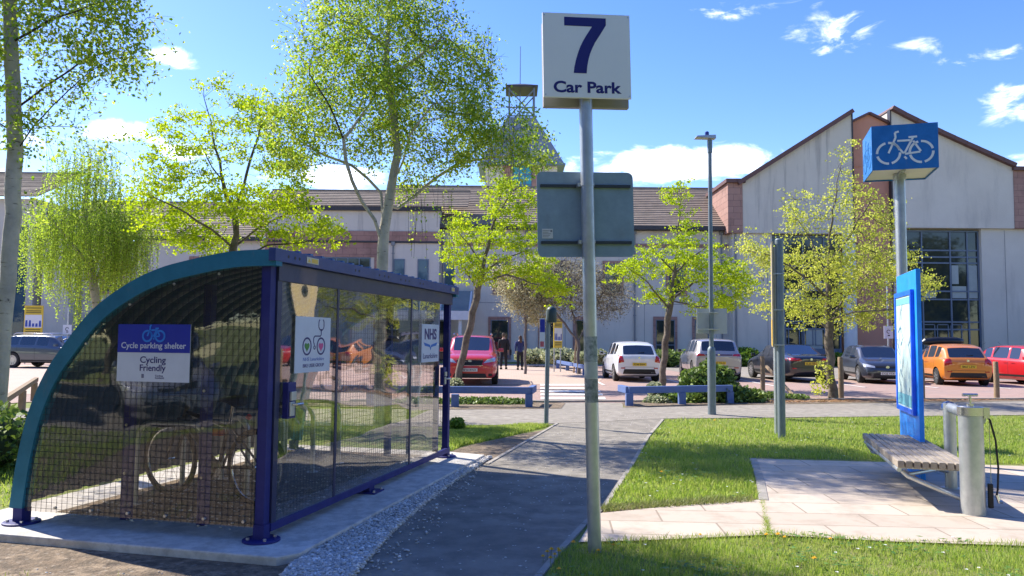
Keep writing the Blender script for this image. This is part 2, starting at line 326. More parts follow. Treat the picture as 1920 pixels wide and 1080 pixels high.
sheet('far_verge', [(-70, 47.6), (70, 47.6), (70, 60), (-70, 60)], .03, GRASSG)
sheet('lane', [(8.5, 32.2), (60, 34), (60, 46.5), (8, 46)], .021, ASPH2)
# bay lines and the zebra crossing
WP = mat('road marking paint', (.72, .70, .66), rough=.8, var=(.55, .50, .45), vscale=6)
mk = MB()
for (ya, yb) in [(721.5, 724.5), (728, 731), (733.5, 737), (739.5, 743), (746, 750.5)]:
    xa, xb = 1014 - (750 - ya) * .05, 1118 + (ya - 722) * .75
    p = [gp(xa, yb), gp(xb, yb), gp(xb - 2, ya), gp(xa, ya)]
    mk.add([(q.x, q.y, .027) for q in p], [(0, 1, 2, 3)])
tag(mk.build('crossing_markings', WP), kind='structure')
mk = MB()
for x in [3.2, 6.2, 9.2, 12.2, 14.7, 17.2, 20.2, 23.2, 26.2]:
    mk.box(x - .05, x + .05, 26.6, 31.4, .0235, .0285)
tag(mk.build('bay_markings', WP), kind='structure')
# slab terrace and its strip to the path
terr = P([(1118, 966), (1270, 951), (1415, 940), (1432, 940), (1410, 862), (1920, 876)]) + [(12, 10.4), (12, 5.6)] + P([(1920, 1027), (1680, 1019), (1440, 1006), (1200, 1017), (1085, 1020)])
sheet('slab_terrace', terr, .016, SLAB)
eg = MB()
def kerbline(pts, w, h, m=KERB, name='kerb'):
    mb = MB()
    for a, b in zip(pts[:-1], pts[1:]):
        L = (b - a).length; n = max(1, round(L / .9)); d = (b - a) / n
        for i in range(n):
            p, q = a + d * i, a + d * (i + 1); g = d.normalized() * .006
            mb.bar(p + g + Vector((0, 0, h / 2 - .03)), q - g + Vector((0, 0, h / 2 - .03)), w, h + .06)
    return tag(mb.build(name, m), kind='structure')
kerbline([ext(Rp[0], Rp[1], -6)] + Rp, .05, .016, name='path_edging')
kerbline([Lp[2] + Vector((.05, 0, 0)), Lp[3]], .05, .02, name='path_edging')
kerbline([gp(1412, 862), gp(1425, 900), gp(1432, 941)], .09, .022, name='terrace_edging')
kerbline([Vector((.6, 19.35, 0)), Vector((4, y0, 0)), Vector((9, 21.0, 0)), Vector((20, 22.4, 0)), Vector((40, 24.8, 0))], .12, .06, name='kerb')
kerbline([Vector((-4, 19.25, 0)), Vector((.6, 19.35, 0))], .12, .06, name='kerb')
# planting beds and bare earth
sheet('planting_bed', P([(840, 769), (1052, 767), (1060, 757)]) + [(.5, 19.25), (-11, 18.6), (-12, 15.6), (-26, 15.6)][:2] , .02, SOIL)
sheet('planting_bed', P([(1172, 765), (1450, 759), (1920, 753)]) + [(40, 24.0), (40, 24.7), (20, 22.3), (9, 20.9), (4, y0 - .1)] + P([(1165, 757)]), .02, SOIL)
sheet('bare_earth', [(-7.5, 6.7), (-7.5, -3), (-1.3, -3), (-1.15, 5.3), (-2.0, 6.1)], .004, SOIL)
sheet('bare_earth', P([(838, 872), (905, 872), (1020, 806), (960, 818), (870, 838), (838, 850)]), .005, SOIL)
sheet('bare_earth', P([(960, 806), (1035, 798), (1010, 795), (950, 798)]), .006, SOIL)
sheet('worn_earth', P([(1118, 966), (1415, 939), (1400, 934), (1260, 944), (1130, 955)]), .006, SOIL)
sheet('rear_drive', [(-30, -6), (-8.2, -4), (-8.2, 3.2), (-30, 5)], .009, ASPH)
# shelter plinth
O = Vector((-1.87, 5.90, 0)); RZ = -math.atan2(.2385, .971); U = Vector((.2385, .971, 0)); V = Vector((-.971, .2385, 0))
def SL(x, y, z=0): return O - V * x + U * y + Vector((0, 0, z))     # shelter local -> world
pl = [SL(-2.75, -.36), SL(.34, -.36), SL(.44, -.22), SL(.44, 4.62), SL(-.1, 4.75), SL(-2.75, 4.75)]
mb = MB(); mb.prism([(p.x, p.y, -.05) for p in pl], (0, 0, .115)); tag(mb.build('concrete_plinth', CONC, bevel=.012), kind='structure')
inner = [SL(-2.2, .36), SL(-.18, .36), SL(-.18, 4.3), SL(-2.2, 4.3)]
mb = MB(); mb.prism([(p.x, p.y, .05) for p in inner], (0, 0, .022)); tag(mb.build('shelter_floor', SOIL), kind='structure')
# ---------------- scattered ground detail
rng = np.random.default_rng(7)
def in_poly(X, Y, poly):
    c = np.zeros(len(X), bool); n = len(poly)
    for i in range(n):
        x0, y0_ = poly[i][0], poly[i][1]; x1, y1 = poly[(i + 1) % n][0], poly[(i + 1) % n][1]
        k = ((y0_ > Y) != (y1 > Y)); xi = (x1 - x0) * (Y - y0_) / ((y1 - y0_) if y1 != y0_ else 1e-9) + x0
        c ^= k & (X < xi)
    return c
def scatter(poly, n, dens=None):
    A = np.array([(p[0], p[1]) for p in poly]); lo = A.min(0); hi = A.max(0); outx = []; outy = []; tot = 0
    while tot < n:
        X = rng.uniform(lo[0], hi[0], 4 * n); Y = rng.uniform(lo[1], hi[1], 4 * n); k = in_poly(X, Y, poly)
        if dens is not None: k &= rng.random(len(X)) < dens(X, Y)
        outx.append(X[k]); outy.append(Y[k]); tot += k.sum()
    return np.concatenate(outx)[:n], np.concatenate(outy)[:n]
def blades(X, Y, h, w, z0=0.0, lean=.5):
    n = len(X); a = rng.uniform(0, 2 * np.pi, n); hh = h * rng.uniform(.4, 1.2, n) * (1.05 + .38 * np.sin(X * 3.1 + 1.3 * np.sin(Y * 2.2)) * np.sin(Y * 3.7 + X)); ww = w * rng.uniform(.7, 1.3, n)
    b = rng.uniform(0, 2 * np.pi, n); ln = hh * rng.uniform(0, lean * 2, n)
    dx, dy = np.cos(a) * ww / 2, np.sin(a) * ww / 2; z = np.full(n, z0) if np.isscalar(z0) else z0
    mx, my = X + np.cos(b) * ln * .35, Y + np.sin(b) * ln * .35; tx, ty = X + np.cos(b) * ln, Y + np.sin(b) * ln
    V_ = np.stack([np.stack([X - dx, Y - dy, z], 1), np.stack([X + dx, Y + dy, z], 1), np.stack([mx + dx * .7, my + dy * .7, z + hh * .6], 1),
                   np.stack([tx, ty, z + hh], 1), np.stack([mx - dx * .7, my - dy * .7, z + hh * .6], 1)], 1).reshape(-1, 3)
    i = np.arange(n)[:, None] * 5
    return V_, np.concatenate([i + [0, 1, 2, 4], i + [4, 2, 3, 3]], 0)
def blademesh(name, X, Y, h, w, m, lean=.5, z0=0.0):
    n = len(X); V_, F_ = blades(X, Y, h, w, z0, lean)
    me = bpy.data.meshes.new(name); k4 = F_[:n]; k3 = F_[n:, :3]
    me.vertices.add(len(V_)); me.vertices.foreach_set('co', V_.astype('f').ravel())
    li = np.concatenate([k4.ravel(), k3.ravel()]).astype('i'); me.loops.add(len(li)); me.loops.foreach_set('vertex_index', li)
    me.polygons.add(2 * n); me.polygons.foreach_set('loop_start', np.concatenate([np.arange(n) * 4, 4 * n + np.arange(n) * 3]).astype('i'))
    me.polygons.foreach_set('loop_total', np.concatenate([np.full(n, 4), np.full(n, 3)]).astype('i')); me.update(calc_edges=True); me.materials.append(m)
    o = bpy.data.objects.new(name, me); COL.objects.link(o); return o
GR = grassmat('grass blades', (.17, .29, .025), (.32, .43, .06), (.38, .42, .11))
GR2 = leafmat('dry grass blades', (.30, .28, .12), (.18, .24, .05), .35)
lawn1 = [Rp[0].to_2d() + Vector((.05, -2.2)), Rp[0].to_2d() + Vector((.06, 0))] + P([(1055, 1030), (1095, 1020), (1300, 1009), (1440, 1002), (1680, 1014), (1920, 1022)]) + [(7, 5.4), (7, 3)]
X, Y = scatter(lawn1, 70000); tag(blademesh('grass', X, Y, .050, .0055, GR), 'short green lawn grass at the near edge of the paving', 'grass', kind='stuff')
lawn2 = P([(1136, 950), (1185, 880), (1220, 820), (1248, 788), (1920, 781)]) + [(14, 19), (22, 17), (22, 11)] + P([(1920, 872), (1407, 858), (1420, 936), (1260, 944)])
def dn(X, Y): return np.clip((8.5 / np.maximum(Y, 6)) ** 2, 0, 1)
X, Y = scatter(lawn2, 150000, dn); tag(blademesh('grass', X, Y, .055, .010, GR), 'wide green lawn between the paths behind the paving', 'grass', kind='stuff')
lawn3 = P([(838, 848), (870, 836), (960, 817), (1030, 800), (1000, 797), (838, 803)])
X, Y = scatter(lawn3, 16000); tag(blademesh('grass', X, Y, .06, .011, GR), 'small green grass patch beyond the cycle shelter', 'grass', kind='stuff')
X, Y = scatter([(-4.5, 13.5), (-12, 13.2), (-14, 4), (-9, 1), (-5, 5.8), (-4.3, 9)], 45000); tag(blademesh('grass', X, Y, .08, .012, GR), 'green grass left of the cycle shelter', 'grass', kind='stuff')
X, Y = scatter([(-7.0, 5.62), (-1.6, 5.2), (-1.6, 3.5), (-7, 3.5)], 1500, lambda X, Y: (np.sin(X * 5.1 + Y * 3) * np.sin(X * 2.3 - Y * 6) > .35) * 1.0)
tag(blademesh('grass', X, Y, .05, .006, GR2, .8), 'sparse grass tufts in the bare earth before the plinth', 'grass', kind='stuff')
X, Y = scatter([gp(1125, 962).to_2d(), gp(1415, 944).to_2d(), gp(1412, 934).to_2d(), gp(1130, 950).to_2d()], 2500); tag(blademesh('grass', X, Y, .05, .008, GR2, .8), 'yellowed grass fringe along the slab strip', 'grass', kind='stuff')
X, Y = scatter([gp(1436, 1004).to_2d(), gp(1446, 1004).to_2d(), gp(1432, 938).to_2d(), gp(1426, 938).to_2d()], 900); tag(blademesh('grass', X, Y, .03, .005, GR, .9), 'thin line of grass in the paving joint', 'grass', kind='stuff')
# stones
def rocks(X, Y, Z, s, flat=.6):
    bm = bmesh.new(); bmesh.ops.create_icosphere(bm, subdivisions=1, radius=1); bv = np.array([v.co[:] for v in bm.verts]); bf = np.array([[v.index for v in f.verts] for f in bm.faces]); bm.free()
    n = len(X); sc = s * rng.uniform(.45, 1.25, (n, 1, 1)); j = rng.uniform(.72, 1.22, (n, len(bv), 1)); st = rng.uniform(.6, 1.2, (n, 1, 3)); a = rng.uniform(0, 6.28, n)
    v = bv[None] * j * st * sc; v[..., 2] *= flat; c, s_ = np.cos(a)[:, None], np.sin(a)[:, None]
    x = v[..., 0] * c - v[..., 1] * s_ + X[:, None]; y = v[..., 0] * s_ + v[..., 1] * c + Y[:, None]; z = v[..., 2] + np.broadcast_to(Z, (n,))[:, None]
    return np.stack([x, y, z], -1).reshape(-1, 3), (bf[None] + (np.arange(n) * len(bv))[:, None, None]).reshape(-1, 3)
ROCK = leafmat('grey gravel', (.40, .39, .37), (.92, .90, .86), 0.0, (.62, .58, .53))
gs = [SL(.44, -.3), SL(.44, 4.62), SL(.5, 4.8), gp(905, 871), gp(852, 906), gp(792, 951), gp(738, 1000), gp(668, 1080), gp(640, 1110), gp(505, 1110)]
gs = [Vector((p.x, p.y)) for p in gs]
X, Y = scatter(gs, 15000); v_, f_ = rocks(X, Y, rng.uniform(.008, .04, len(X)), .017); tag(fastmesh('gravel', v_, f_, ROCK), 'strip of grey gravel between concrete plinth and asphalt path', 'gravel', kind='stuff')
X, Y = scatter([(p.x + .0, p.y) for p in gs[3:8]] + [(gs[7].x + .25, gs[7].y), (gs[6].x + .3, gs[6].y), (gs[5].x + .28, gs[5].y), (gs[4].x + .2, gs[4].y)], 170, lambda X, Y: rng.random(len(X)) ** 2)
v_, f_ = rocks(X, Y, .016, .013, .6); tag(fastmesh('stray_gravel', v_, f_, ROCK), 'stray stones spilled from the gravel strip onto the path', 'gravel', kind='stuff')
X, Y = scatter([(p[0], p[1]) for p in near[:9]], 260); kk = Y < 12; X, Y = X[kk], Y[kk]
X2, Y2 = scatter([(-6.8, 5.6), (-1.6, 5.3), (-1.4, 3), (-6.8, 3)], 900)
v_, f_ = rocks(np.r_[X, X2], np.r_[Y, Y2], np.r_[np.full(len(X), .010), np.full(len(X2), .006)], .010, .5); tag(fastmesh('pebbles', v_, f_, ROCK), 'small loose pebbles on path and bare earth', 'pebbles', kind='stuff')
X, Y = scatter([SL(-2.1, .2).to_2d(), SL(-.25, .2).to_2d(), SL(-.25, 4.2).to_2d(), SL(-2.1, 4.2).to_2d()], 900); v_, f_ = rocks(X, Y, .074, .014, .5)
tag(fastmesh('pebbles', v_, f_, ROCK), 'loose pebbles on the earth floor inside the shelter', 'pebbles', kind='stuff')
# fallen leaves and petals
LIT = leafmat('leaf litter', (.30, .19, .10), (.50, .38, .24), .2, (.42, .22, .10))
def flat_leaves(X, Y, z, s):
    n = len(X); a = rng.uniform(0, 6.28, n); s = s * rng.uniform(.5, 1.3, n); t = rng.uniform(-.4, .4, (n, 4)) * s[:, None]
    c, d = np.cos(a) * s, np.sin(a) * s
    q = np.stack([np.stack([X - c, Y - d, z + np.abs(t[:, 0])], 1), np.stack([X + d * .5, Y - c * .5, z + np.abs(t[:, 1])], 1), np.stack([X + c, Y + d, z + np.abs(t[:, 2])], 1), np.stack([X - d * .5, Y + c * .5, z + np.abs(t[:, 3])], 1)], 1)
    return q.reshape(-1, 3), np.arange(n * 4).reshape(-1, 4)
X, Y = scatter(P([(1430, 757), (1920, 751)]) + [(40, 23.8), (40, 24.7), (20, 22.2)] + P([(1430, 748)]), 9000); v_, f_ = flat_leaves(X, Y, .024, .045); tag(fastmesh('leaf_litter', v_, f_, LIT), 'dry brown leaves in the bed under the young tree', 'leaves', kind='stuff')
X, Y = scatter([(p[0], p[1]) for p in near], 1100); v_, f_ = flat_leaves(X, Y, .012, .013); tag(fastmesh('fallen_petals', v_, f_, leafmat('petals', (.6, .55, .45), (.75, .72, .66), .3)), 'small pale petals strewn over the shaded path', 'petals', kind='stuff')
CLOV = leafmat('lawn weeds', (.07, .17, .03), (.16, .28, .05), .3)
X, Y = scatter(lawn1, 1500, lambda X, Y: (np.sin(X * 4.3 + 2 * np.sin(Y * 3)) * np.sin(Y * 5 + X * 2) > .2) * 1.0); X2, Y2 = scatter(lawn2, 2600, lambda X, Y: (np.sin(X * 2.3 + 2 * np.sin(Y * 1.7)) * np.sin(Y * 2.4 + X) > .25) * dn(X, Y))
v_, f_ = flat_leaves(np.r_[X, X2], np.r_[Y, Y2], .035, .026); tag(fastmesh('lawn_weeds', v_, f_, CLOV), 'broad leaved weeds growing in patches through the lawn', 'weeds', kind='stuff')
# daisies (stuff) and dandelions (each a thing)
X, Y = scatter(lawn1, 70); X2, Y2 = scatter(lawn2, 240, dn); X, Y = np.r_[X, X2], np.r_[Y, Y2]
dv = []; df_ = []
for i, (x, y) in enumerate(zip(X, Y)):
    o_ = len(dv); dv.append((x, y, .052)); r = .009 + .0004 * y
    for k in range(8): dv.append((x + math.cos(k * .785) * r, y + math.sin(k * .785) * r, .050 + .004 * (k % 2)))
    for k in range(8): df_.append((o_, o_ + 1 + k, o_ + 1 + (k + 1) % 8))
tag(fastmesh('daisies', dv, df_, leafmat('daisy petals', (.75, .75, .72), (.8, .8, .78), .2)), 'white daisies scattered through the lawn', 'daisies', kind='stuff')
YEL = mat('dandelion yellow', (.85, .55, .01), rough=.7, var=(.7, .38, .01), vscale=60)
STM = mat('flower stem', (.14, .22, .05), rough=.6)
def dandelion():
    r = empty('dandelion', (0, 0, 0)); a = MB()
    for ring, (rad, z, n) in enumerate([(.021, .078, 14), (.015, .084, 11), (.008, .089, 7)]):
        for k in range(n):
            t = 2 * math.pi * (k + .5 * ring) / n; dx, dy = math.cos(t), math.sin(t)
            a.add([(dx * .002 - dy * .003, dy * .002 + dx * .003, z - .006), (dx * .002 + dy * .003, dy * .002 - dx * .003, z - .006), (dx * rad + dy * .003, dy * rad - dx * .003, z), (dx * rad - dy * .003, dy * rad + dx * .003, z)], [(0, 1, 2, 3)])
    a.build('flower_head', YEL, r); b = MB(); b.tube([(0, 0, 0), (.003, .001, .04), (0, 0, .075)], .002, 6); b.build('stem', STM, r); return r
dd = dandelion(); first = True
spots = [(1018, 1052, 'in the clump at the path edge, leftmost'), (1026, 1046, 'in the clump at the path edge, upper left'), (1034, 1044, 'in the clump at the path edge, top'), (1040, 1050, 'in the clump at the path edge, middle'),
    (1048, 1046, 'in the clump at the path edge, right'), (1047, 1038, 'in the clump at the path edge, upper right'), (1032, 1058, 'in the clump at the path edge, lowest'), (1075, 1030, 'between the path-edge clump and the big sign post'), (1122, 1042, 'at the right foot of the big sign post'),
    (1150, 1034, 'second right of the big sign post'), (1313, 1010, 'alone at the slab strip edge'), (1437, 1012, 'where the paving joint meets the near grass'), (1459, 1014, 'left one of a pair near the paving joint'), (1471, 1016, 'right one of a pair near the paving joint'),
    (1527, 1060, 'low in the near grass right of the joint'), (1557, 1018, 'at the terrace front edge, middle'), (1340, 792, 'near the street lamp foot on the far lawn'), (1240, 891, 'on the mid lawn beside the path'), (1048, 1078, 'at the very bottom below the path-edge clump')]
for i, (px, py, w) in enumerate(spots):
    o = dd if i == 0 else copy_tree(dd); p = gp(px, py + 6); s = .75 + .25 * ((i * 7) % 5) / 4 + max(0, p.y - 9) * .08; o.location = p; o.scale = (s, s, s); o.rotation_euler.z = i * 1.3
    tag(o, 'yellow dandelion ' + w, 'dandelion', 'dandelions in the lawn')
# ================================================================== BUILDINGS
def wallmat(name, c, c2, st, amt=.55, stretch=(1, 1, .16)):
    return mat(name, c, rough=.9, var=c2, vscale=.35, bump=.5, bscale=22, stain=(st, 1.1, amt, stretch), spec=.2)
REND = wallmat('rough pale render', (.56, .515, .445), (.63, .585, .51), (.30, .285, .265), .42)
RENDD = wallmat('streaked pale render', (.54, .50, .43), (.61, .565, .49), (.14, .135, .135), .65, (1.5, 1, .10))
SALM = wallmat('salmon render', (.50, .235, .16), (.54, .27, .19), (.36, .17, .12), .3)
STONE = brickmat('red sandstone blocks', (.33, .19, .155), (.39, .235, .19), (.17, .11, .09), .95, .42, .012, rot='wall', stain=((.14, .085, .07), .9, .7))
TILE = mat('brown roof tile', (.21, .155, .115), rough=.85, var=(.29, .225, .17), vscale=1.6, bump=.4, bscale=9, stain=((.12, .11, .08), .7, .6, (1, 1, 1)))
FASC = mat('dark fascia', (.035, .03, .035), rough=.5)
WFR = mat('blue grey window frame', (.13, .17, .235), rough=.45)
GL = glassmat('building glass', (.016, .024, .024)); GLB = glassmat('blue building glass', (.03, .07, .11))
BLIND = mat('window blind', (.36, .40, .38), rough=.5, var=(.30, .34, .33), vscale=4)
F0 = 52.0
def roof(b, name, x0, x1, ye, ze, yr, zr, gauge=.34, skew0=0, skew1=0):
    """stepped tile courses from eave (ye,ze) to ridge (yr,zr)"""
    m = MB(); n = max(3, round(math.hypot(yr - ye, zr - ze) / gauge)); rr = random.Random(3)
    for i in range(n):
        t0, t1 = i / n, (i + 1) / n; ya, za, yb, zb = ye + (yr - ye) * t0, ze + (zr - ze) * t0, ye + (yr - ye) * t1, ze + (zr - ze) * t1
        xa, xb = x0 + skew0 * t0, x1 + skew1 * t0; j = rr.uniform(-.01, .01)
        m.hexa([(xa, ya - .02, za - .04), (xb, ya - .02, za - .04), (xb, yb, zb - .04), (xa, yb, zb - .04), (xa, ya - .02, za + .065 + j), (xb, ya - .02, za + .065 + j), (xb, yb, zb + .012), (xa, yb, zb + .012)])
    m.box(x0 + skew0, x1 + skew1, yr - .12, yr + .12, zr - .02, zr + .1)
    return m.build(name, TILE, b)
def window(b, x0, x1, z0, z1, y=F0, surround=True, cols=1, split=None, glass=GL, dep=.02):
    s = .16
    f = MB()
    if surround:
        g = MB(); g.box(x0 - s, x1 + s, y - .07, y - .002, z1, z1 + s * 1.3); g.box(x0 - s, x0, y - .07, y - .002, z0, z1); g.box(x1, x1 + s, y - .07, y - .002, z0, z1); g.box(x0 - s, x1 + s, y - .09, y - .002, z0 - .12, z0)
        w = g.build('window', STONE, b)
        w2 = f
    else: w = None
    t = .06; yy0, yy1 = y - .045, y - .003
    f.box(x0, x1, yy0, yy1, z1 - t, z1); f.box(x0, x1, yy0, yy1, z0, z0 + t); f.box(x0, x0 + t, yy0, yy1, z0 + t, z1 - t); f.box(x1 - t, x1, yy0, yy1, z0 + t, z1 - t)
    for c in range(1, cols): xc = x0 + (x1 - x0) * c / cols; f.box(xc - .03, xc + .03, yy0 + .004, yy1, z0 + t, z1 - t)
    if split: f.box(x0 + t, x1 - t, yy0 + .006, yy1, split - .03, split + .03)
    fr = f.build('frame' if w else 'window', WFR, w or b)
    g = MB(); g.box(x0 + t - .005, x1 - t + .005, y - .024, y - .006, z0 + t - .005, z1 - t + .005); g.build('pane', glass, w or fr)
    return w or fr
hb = empty('hospital_building', (-4, F0, 0), label='long two storey pale rendered hospital wing with brown tiled roof', cat='building')
hb.location = (0, 0, 0)
# lower right wing: eave 9.1, ridge 12.5
xa, xb = -4.9, 15.0
m = MB(); m.box(xa, xb, F0, F0 + 11, -.2, 9.05); m.build('wall', REND, hb)
m = MB(); m.box(xa, xb, F0 - .05, F0 + .0, 7.85, 8.1); m.build('string_course', STONE, hb)
roof(hb, 'roof', -8.9, xb + .3, F0 - .45, 9.25, F0 + 5.6, 13.0)
m = MB(); m.box(xa, xb + .1, F0 - .6, F0 - .42, 9.0, 9.25); m.box(xa, xb + .1, F0 - .42, F0, 8.98, 9.05); m.build('gutter', FASC, hb)
# taller banded middle wing
m = MB(); m.box(-24.5, xa - .003, F0 - .6, F0 + 11, -.2, 8.1); m.build('wall', REND, hb)
m = MB(); m.box(-16.6, xa - .003, F0 - .601, F0 + 1.5, 8.1, 10.4); m.box(xa - .003, -.9, F0 - .1, F0 + 8, 9.05, 9.4); m.build('upper_wall', RENDD, hb)
m = MB(); m.box(-16.6, xa - .001, F0 - .68, F0 - .602, 8.05, 8.72); m.box(-16.6, -8.6, F0 - .66, F0 - .602, 6.95, 7.93); m.box(-9.25, -8.6, F0 - .66, F0 - .602, 0, 6.95); m.box(-16.6, -15.8, F0 - .66, F0 - .602, 0, 6.95); m.build('stone_band', STONE, hb)
m = MB(); m.box(-16.6, xa, F0 - .72, F0 - .6, 7.93, 8.05); m.box(-16.8, xa + .1, F0 - .85, F0 - .605, 10.1, 10.38); m.build('gutter', FASC, hb)
roof(hb, 'roof', -17, -3.0, F0 - .85, 10.4, F0 + 1.9, 11.9)
roof(hb, 'roof', -31.5, -16.6, F0 - .9, 8.2, F0 + 5, 11.5)
m = MB(); m.box(-31.5, -16.7, F0 - 1.05, F0 - .88, 7.95, 8.2); m.build('gutter', FASC, hb)
window(hb, -15.6, -9.5, 4.9, 6.93, F0 - .603, False, 8)
for x0, x1, z0, z1 in [(-7.95, -7.2, 5.2, 6.85), (-6.35, -5.6, 5.2, 6.85), (-5.0 + .4, -3.9, 4.2, 6.7)]: window(hb, x0, x1, z0, z1, F0 - .603 if x0 < xa else F0, False, 1, None, GLB)
for x0, x1, z0, z1, c, g in [(-1.42, -.2, .3, 2.85, 1, GL), (1.95, 3.0, .3, 2.9, 1, GL), (4.3, 5.4, .5, 2.9, 1, GL), (9.72, 11.02, .5, 2.95, 2, GL), (12.35, 13.3, .8, 2.95, 1, GLB), (-1.15, -.15, 4.7, 6.75, 1, GL), (2.6, 3.7, 4.7, 6.7, 1, GL), (6.3, 7.4, 4.7, 6.7, 1, GL), (10.6, 11.7, 4.7, 6.7, 1, GL)]:
    window(hb, x0, x1, z0, z1, F0, True, c, z0 + .75 if c == 2 else None, g)
# left part of the wing
m = MB(); m.box(-31.6, -24.6, F0 - .3, F0 + 11, -.2, 7.95); m.box(-31.0, -29.2, F0 - 1.4, F0 - .3, -.2, 7.95); m.build('wall', REND, hb)
m = MB(); m.box(-48, -31.7, F0 - 1.2, F0 + 11, -.2, 10.6); m.build('wall', REND, hb)
roof(hb, 'roof', -48, -31.4, F0 - 1.7, 10.7, F0 + 4, 13.4)
m = MB(); m.box(-33.7, -32.2, F0 - 1.26, F0 - 1.203, 0, 8.8); m.build('dark_panel', GLB, hb)
for x0, z0 in [(-27.5, 4.5), (-28.0, .6), (-24.0, .6), (-21.5, 4.5), (-20, .6), (-18.3, 4.5), (-14.5, .6), (-12, .6)]:
    window(hb, x0, x0 + 1.2, z0, z0 + (2.2 if z0 > 1 else 2.4), (F0 - .303 if x0 < -24.6 else F0 - .603), True, 1, None, GL)
PIPE = mat('grey downpipe', (.20, .21, .22), rough=.5)
for x, y, z1 in [(-24.45, F0 - .68, 8.0), (-8.0, F0 - .68, 8.0), (-4.7, F0 - .08, 9.0), (1.0, F0 - .08, 9.0), (8.3, F0 - .08, 9.0), (14.2, F0 - .08, 9.0), (-29.0, F0 - .38, 7.9)]:
    m = MB(); m.cyl((x, y, 0), (x, y, z1), .055, 10); [m.box(x - .09, x + .09, y - .02, y + .07, z, z + .05) for z in (1.2, 3.2, 5.2, 7.2)]; m.box(x - .12, x + .12, y - .1, y + .07, z1 - .25, z1); m.build('downpipe', PIPE, hb)
for x in (-.4, 6.8, 12.9): m = MB(); m.box(x, x + .3, F0 - .03, F0 - .003, 3.6, 3.85); m.build('wall_vent', PIPE, hb)
JNT = mat('wall joint', (.24, .235, .23), rough=.9)
for x in (3.6, 8.95): m = MB(); m.box(x, x + .03, F0 - .006, F0 - .002, 0, 7.84); m.build('movement_joint', JNT, hb)
m = MB(); m.box(xa, xb, F0 - .007, F0 - .003, 3.98, 4.02); m.build('movement_joint', JNT, hb)
# entrance canopy
cn = empty('entrance_canopy', (-5.2, F0 - .6, 3.2), label='glass entrance canopy with white diagonal struts on the hospital wall', cat='canopy')
WM = mat('white painted metal', (.62, .64, .66), rough=.4)
m = MB(); m.hexa([(-3.5, -2.4, .1), (2.6, -2.4, .1), (2.6, -.05, 1.5), (-3.5, -.05, 1.5), (-3.5, -2.4, .14), (2.6, -2.4, .14), (2.6, -.05, 1.54), (-3.5, -.05, 1.54)]); m.build('glass_roof', mat('canopy glass', (.12, .2, .22), rough=.1, spec=.8), cn)
for x in (-3.4, -1.4, .6, 2.5):
    m = MB(); m.bar((x, -2.4, .05), (x, -.05, 1.45), .12, .16); m.build('strut', WM, cn)
m = MB(); m.box(-3.6, 2.7, -2.5, -2.38, -.45, .12); m.build('fascia', WM, cn)
for x in (-3.3, -.6, 1.9):
    m = MB(); m.cyl((x, -2.2, -3.2), (x, -2.2, -.3), .12, 14); m.build('column', WM, cn, smooth=True)
m = MB(); m.box(-3.0, .9, -.05, -.01, -3.1, -.5); m.build('glass_screen', GL, cn)
# ---- gabled wing
gb = empty('gabled_building', (24, F0, 0), label='twin gabled hospital wing with salmon centre strip and tall glazed bays', cat='building'); gb.location = (0, 0, 0)
yf = F0 - .9
def gw(name, pts, y0_, th, m_): q = MB(); q.prism([(x, y0_, z) for x, z in pts], (0, th, 0)); return q.build(name, m_, gb)
gw('wall', [(15.35, 8.75), (22.72, 8.75), (22.72, 16.9), (15.35, 12.15)], yf - .25, 12, RENDD)
def curve(t): return 17.1 - 3.85 * (t ** .88) if t < .999 else 13.25
rp = [(25.38 + (33.5 - 25.38) * i / 10, 17.15 - 3.85 * (i / 10) ** .93) for i in range(11)]
gw('wall', [(25.38, 9.2)] + [(33.45, 9.2)] + rp[::-1], yf - .25, 12, REND)
gw('wall', [(14.7, -.2), (17.35, -.2), (17.35, 8.75), (14.7, 8.75)], yf, 12, REND)
gw('wall', [(31.35, -.2), (34.7, -.2), (34.7, 9.2), (31.35, 9.2)], yf, 12, REND)
gw('salmon_wall', [(22.8, -.2), (25.3, -.2), (25.3, 16.3), (24.05, 16.95), (22.8, 16.3)], yf + .1, 11, SALM)
gw('stone_band', [(14.35, 8.75), (15.33, 8.75), (15.33, 12.1), (14.35, 12.1)], yf - .3, 6, STONE)
gw('stone_band', [(33.47, 9.2), (34.75, 9.2), (34.75, 13.1), (33.47, 13.1)], yf - .3, 6, STONE)
q = MB()
def strip(pts, w=.26):
    for (x0, z0), (x1, z1) in zip(pts[:-1], pts[1:]): q.bar((x0, yf + 5, z0), (x1, yf + 5, z1), 11, w, (0, 0, 1))
q.bar((15.0, yf + 5.2, 12.05), (22.74, yf + 5.2, 17.03), 11.6, .28)
for a, b_ in zip(rp[:-1], rp[1:]): q.bar((a[0], yf + 5.2, a[1] + .12), (b_[0] + .02, yf + 5.2, b_[1] + .12), 11.6, .26)
q.bar((22.75, yf + 5.2, 16.38), (24.05, yf + 5.2, 17.02), 10.6, .16); q.bar((24.05, yf + 5.2, 17.02), (25.36, yf + 5.2, 16.38), 10.6, .16)
q.box(14.2, 15.5, yf - .5, yf + 5, 12.1, 12.35); q.box(33.4, 34.95, yf - .5, yf + 5, 13.1, 13.35)
q.build('roof_verge', mat('red brown verge', (.13, .065, .06), rough=.7), gb)
q = MB(); q.box(22.72, 22.8, yf - .3, yf + .1, 8.75, 16.9); q.box(25.3, 25.38, yf - .3, yf + .1, 9.2, 17.2); q.build('downpipe', FASC, gb)
q = MB(); q.box(22.8, 25.3, yf + .05, yf + .098, 13.35, 13.45); q.build('string_course', SALM, gb)
q = MB(); q.cyl((22.45, yf - .1, 0), (22.45, yf - .1, 8.75), .42, 24); q.build('column', WM, gb, smooth=True)
q = MB(); q.box(25.55, 26.35, yf + .2, yf + .6, 0, 9.1); q.build('pier', REND, gb)
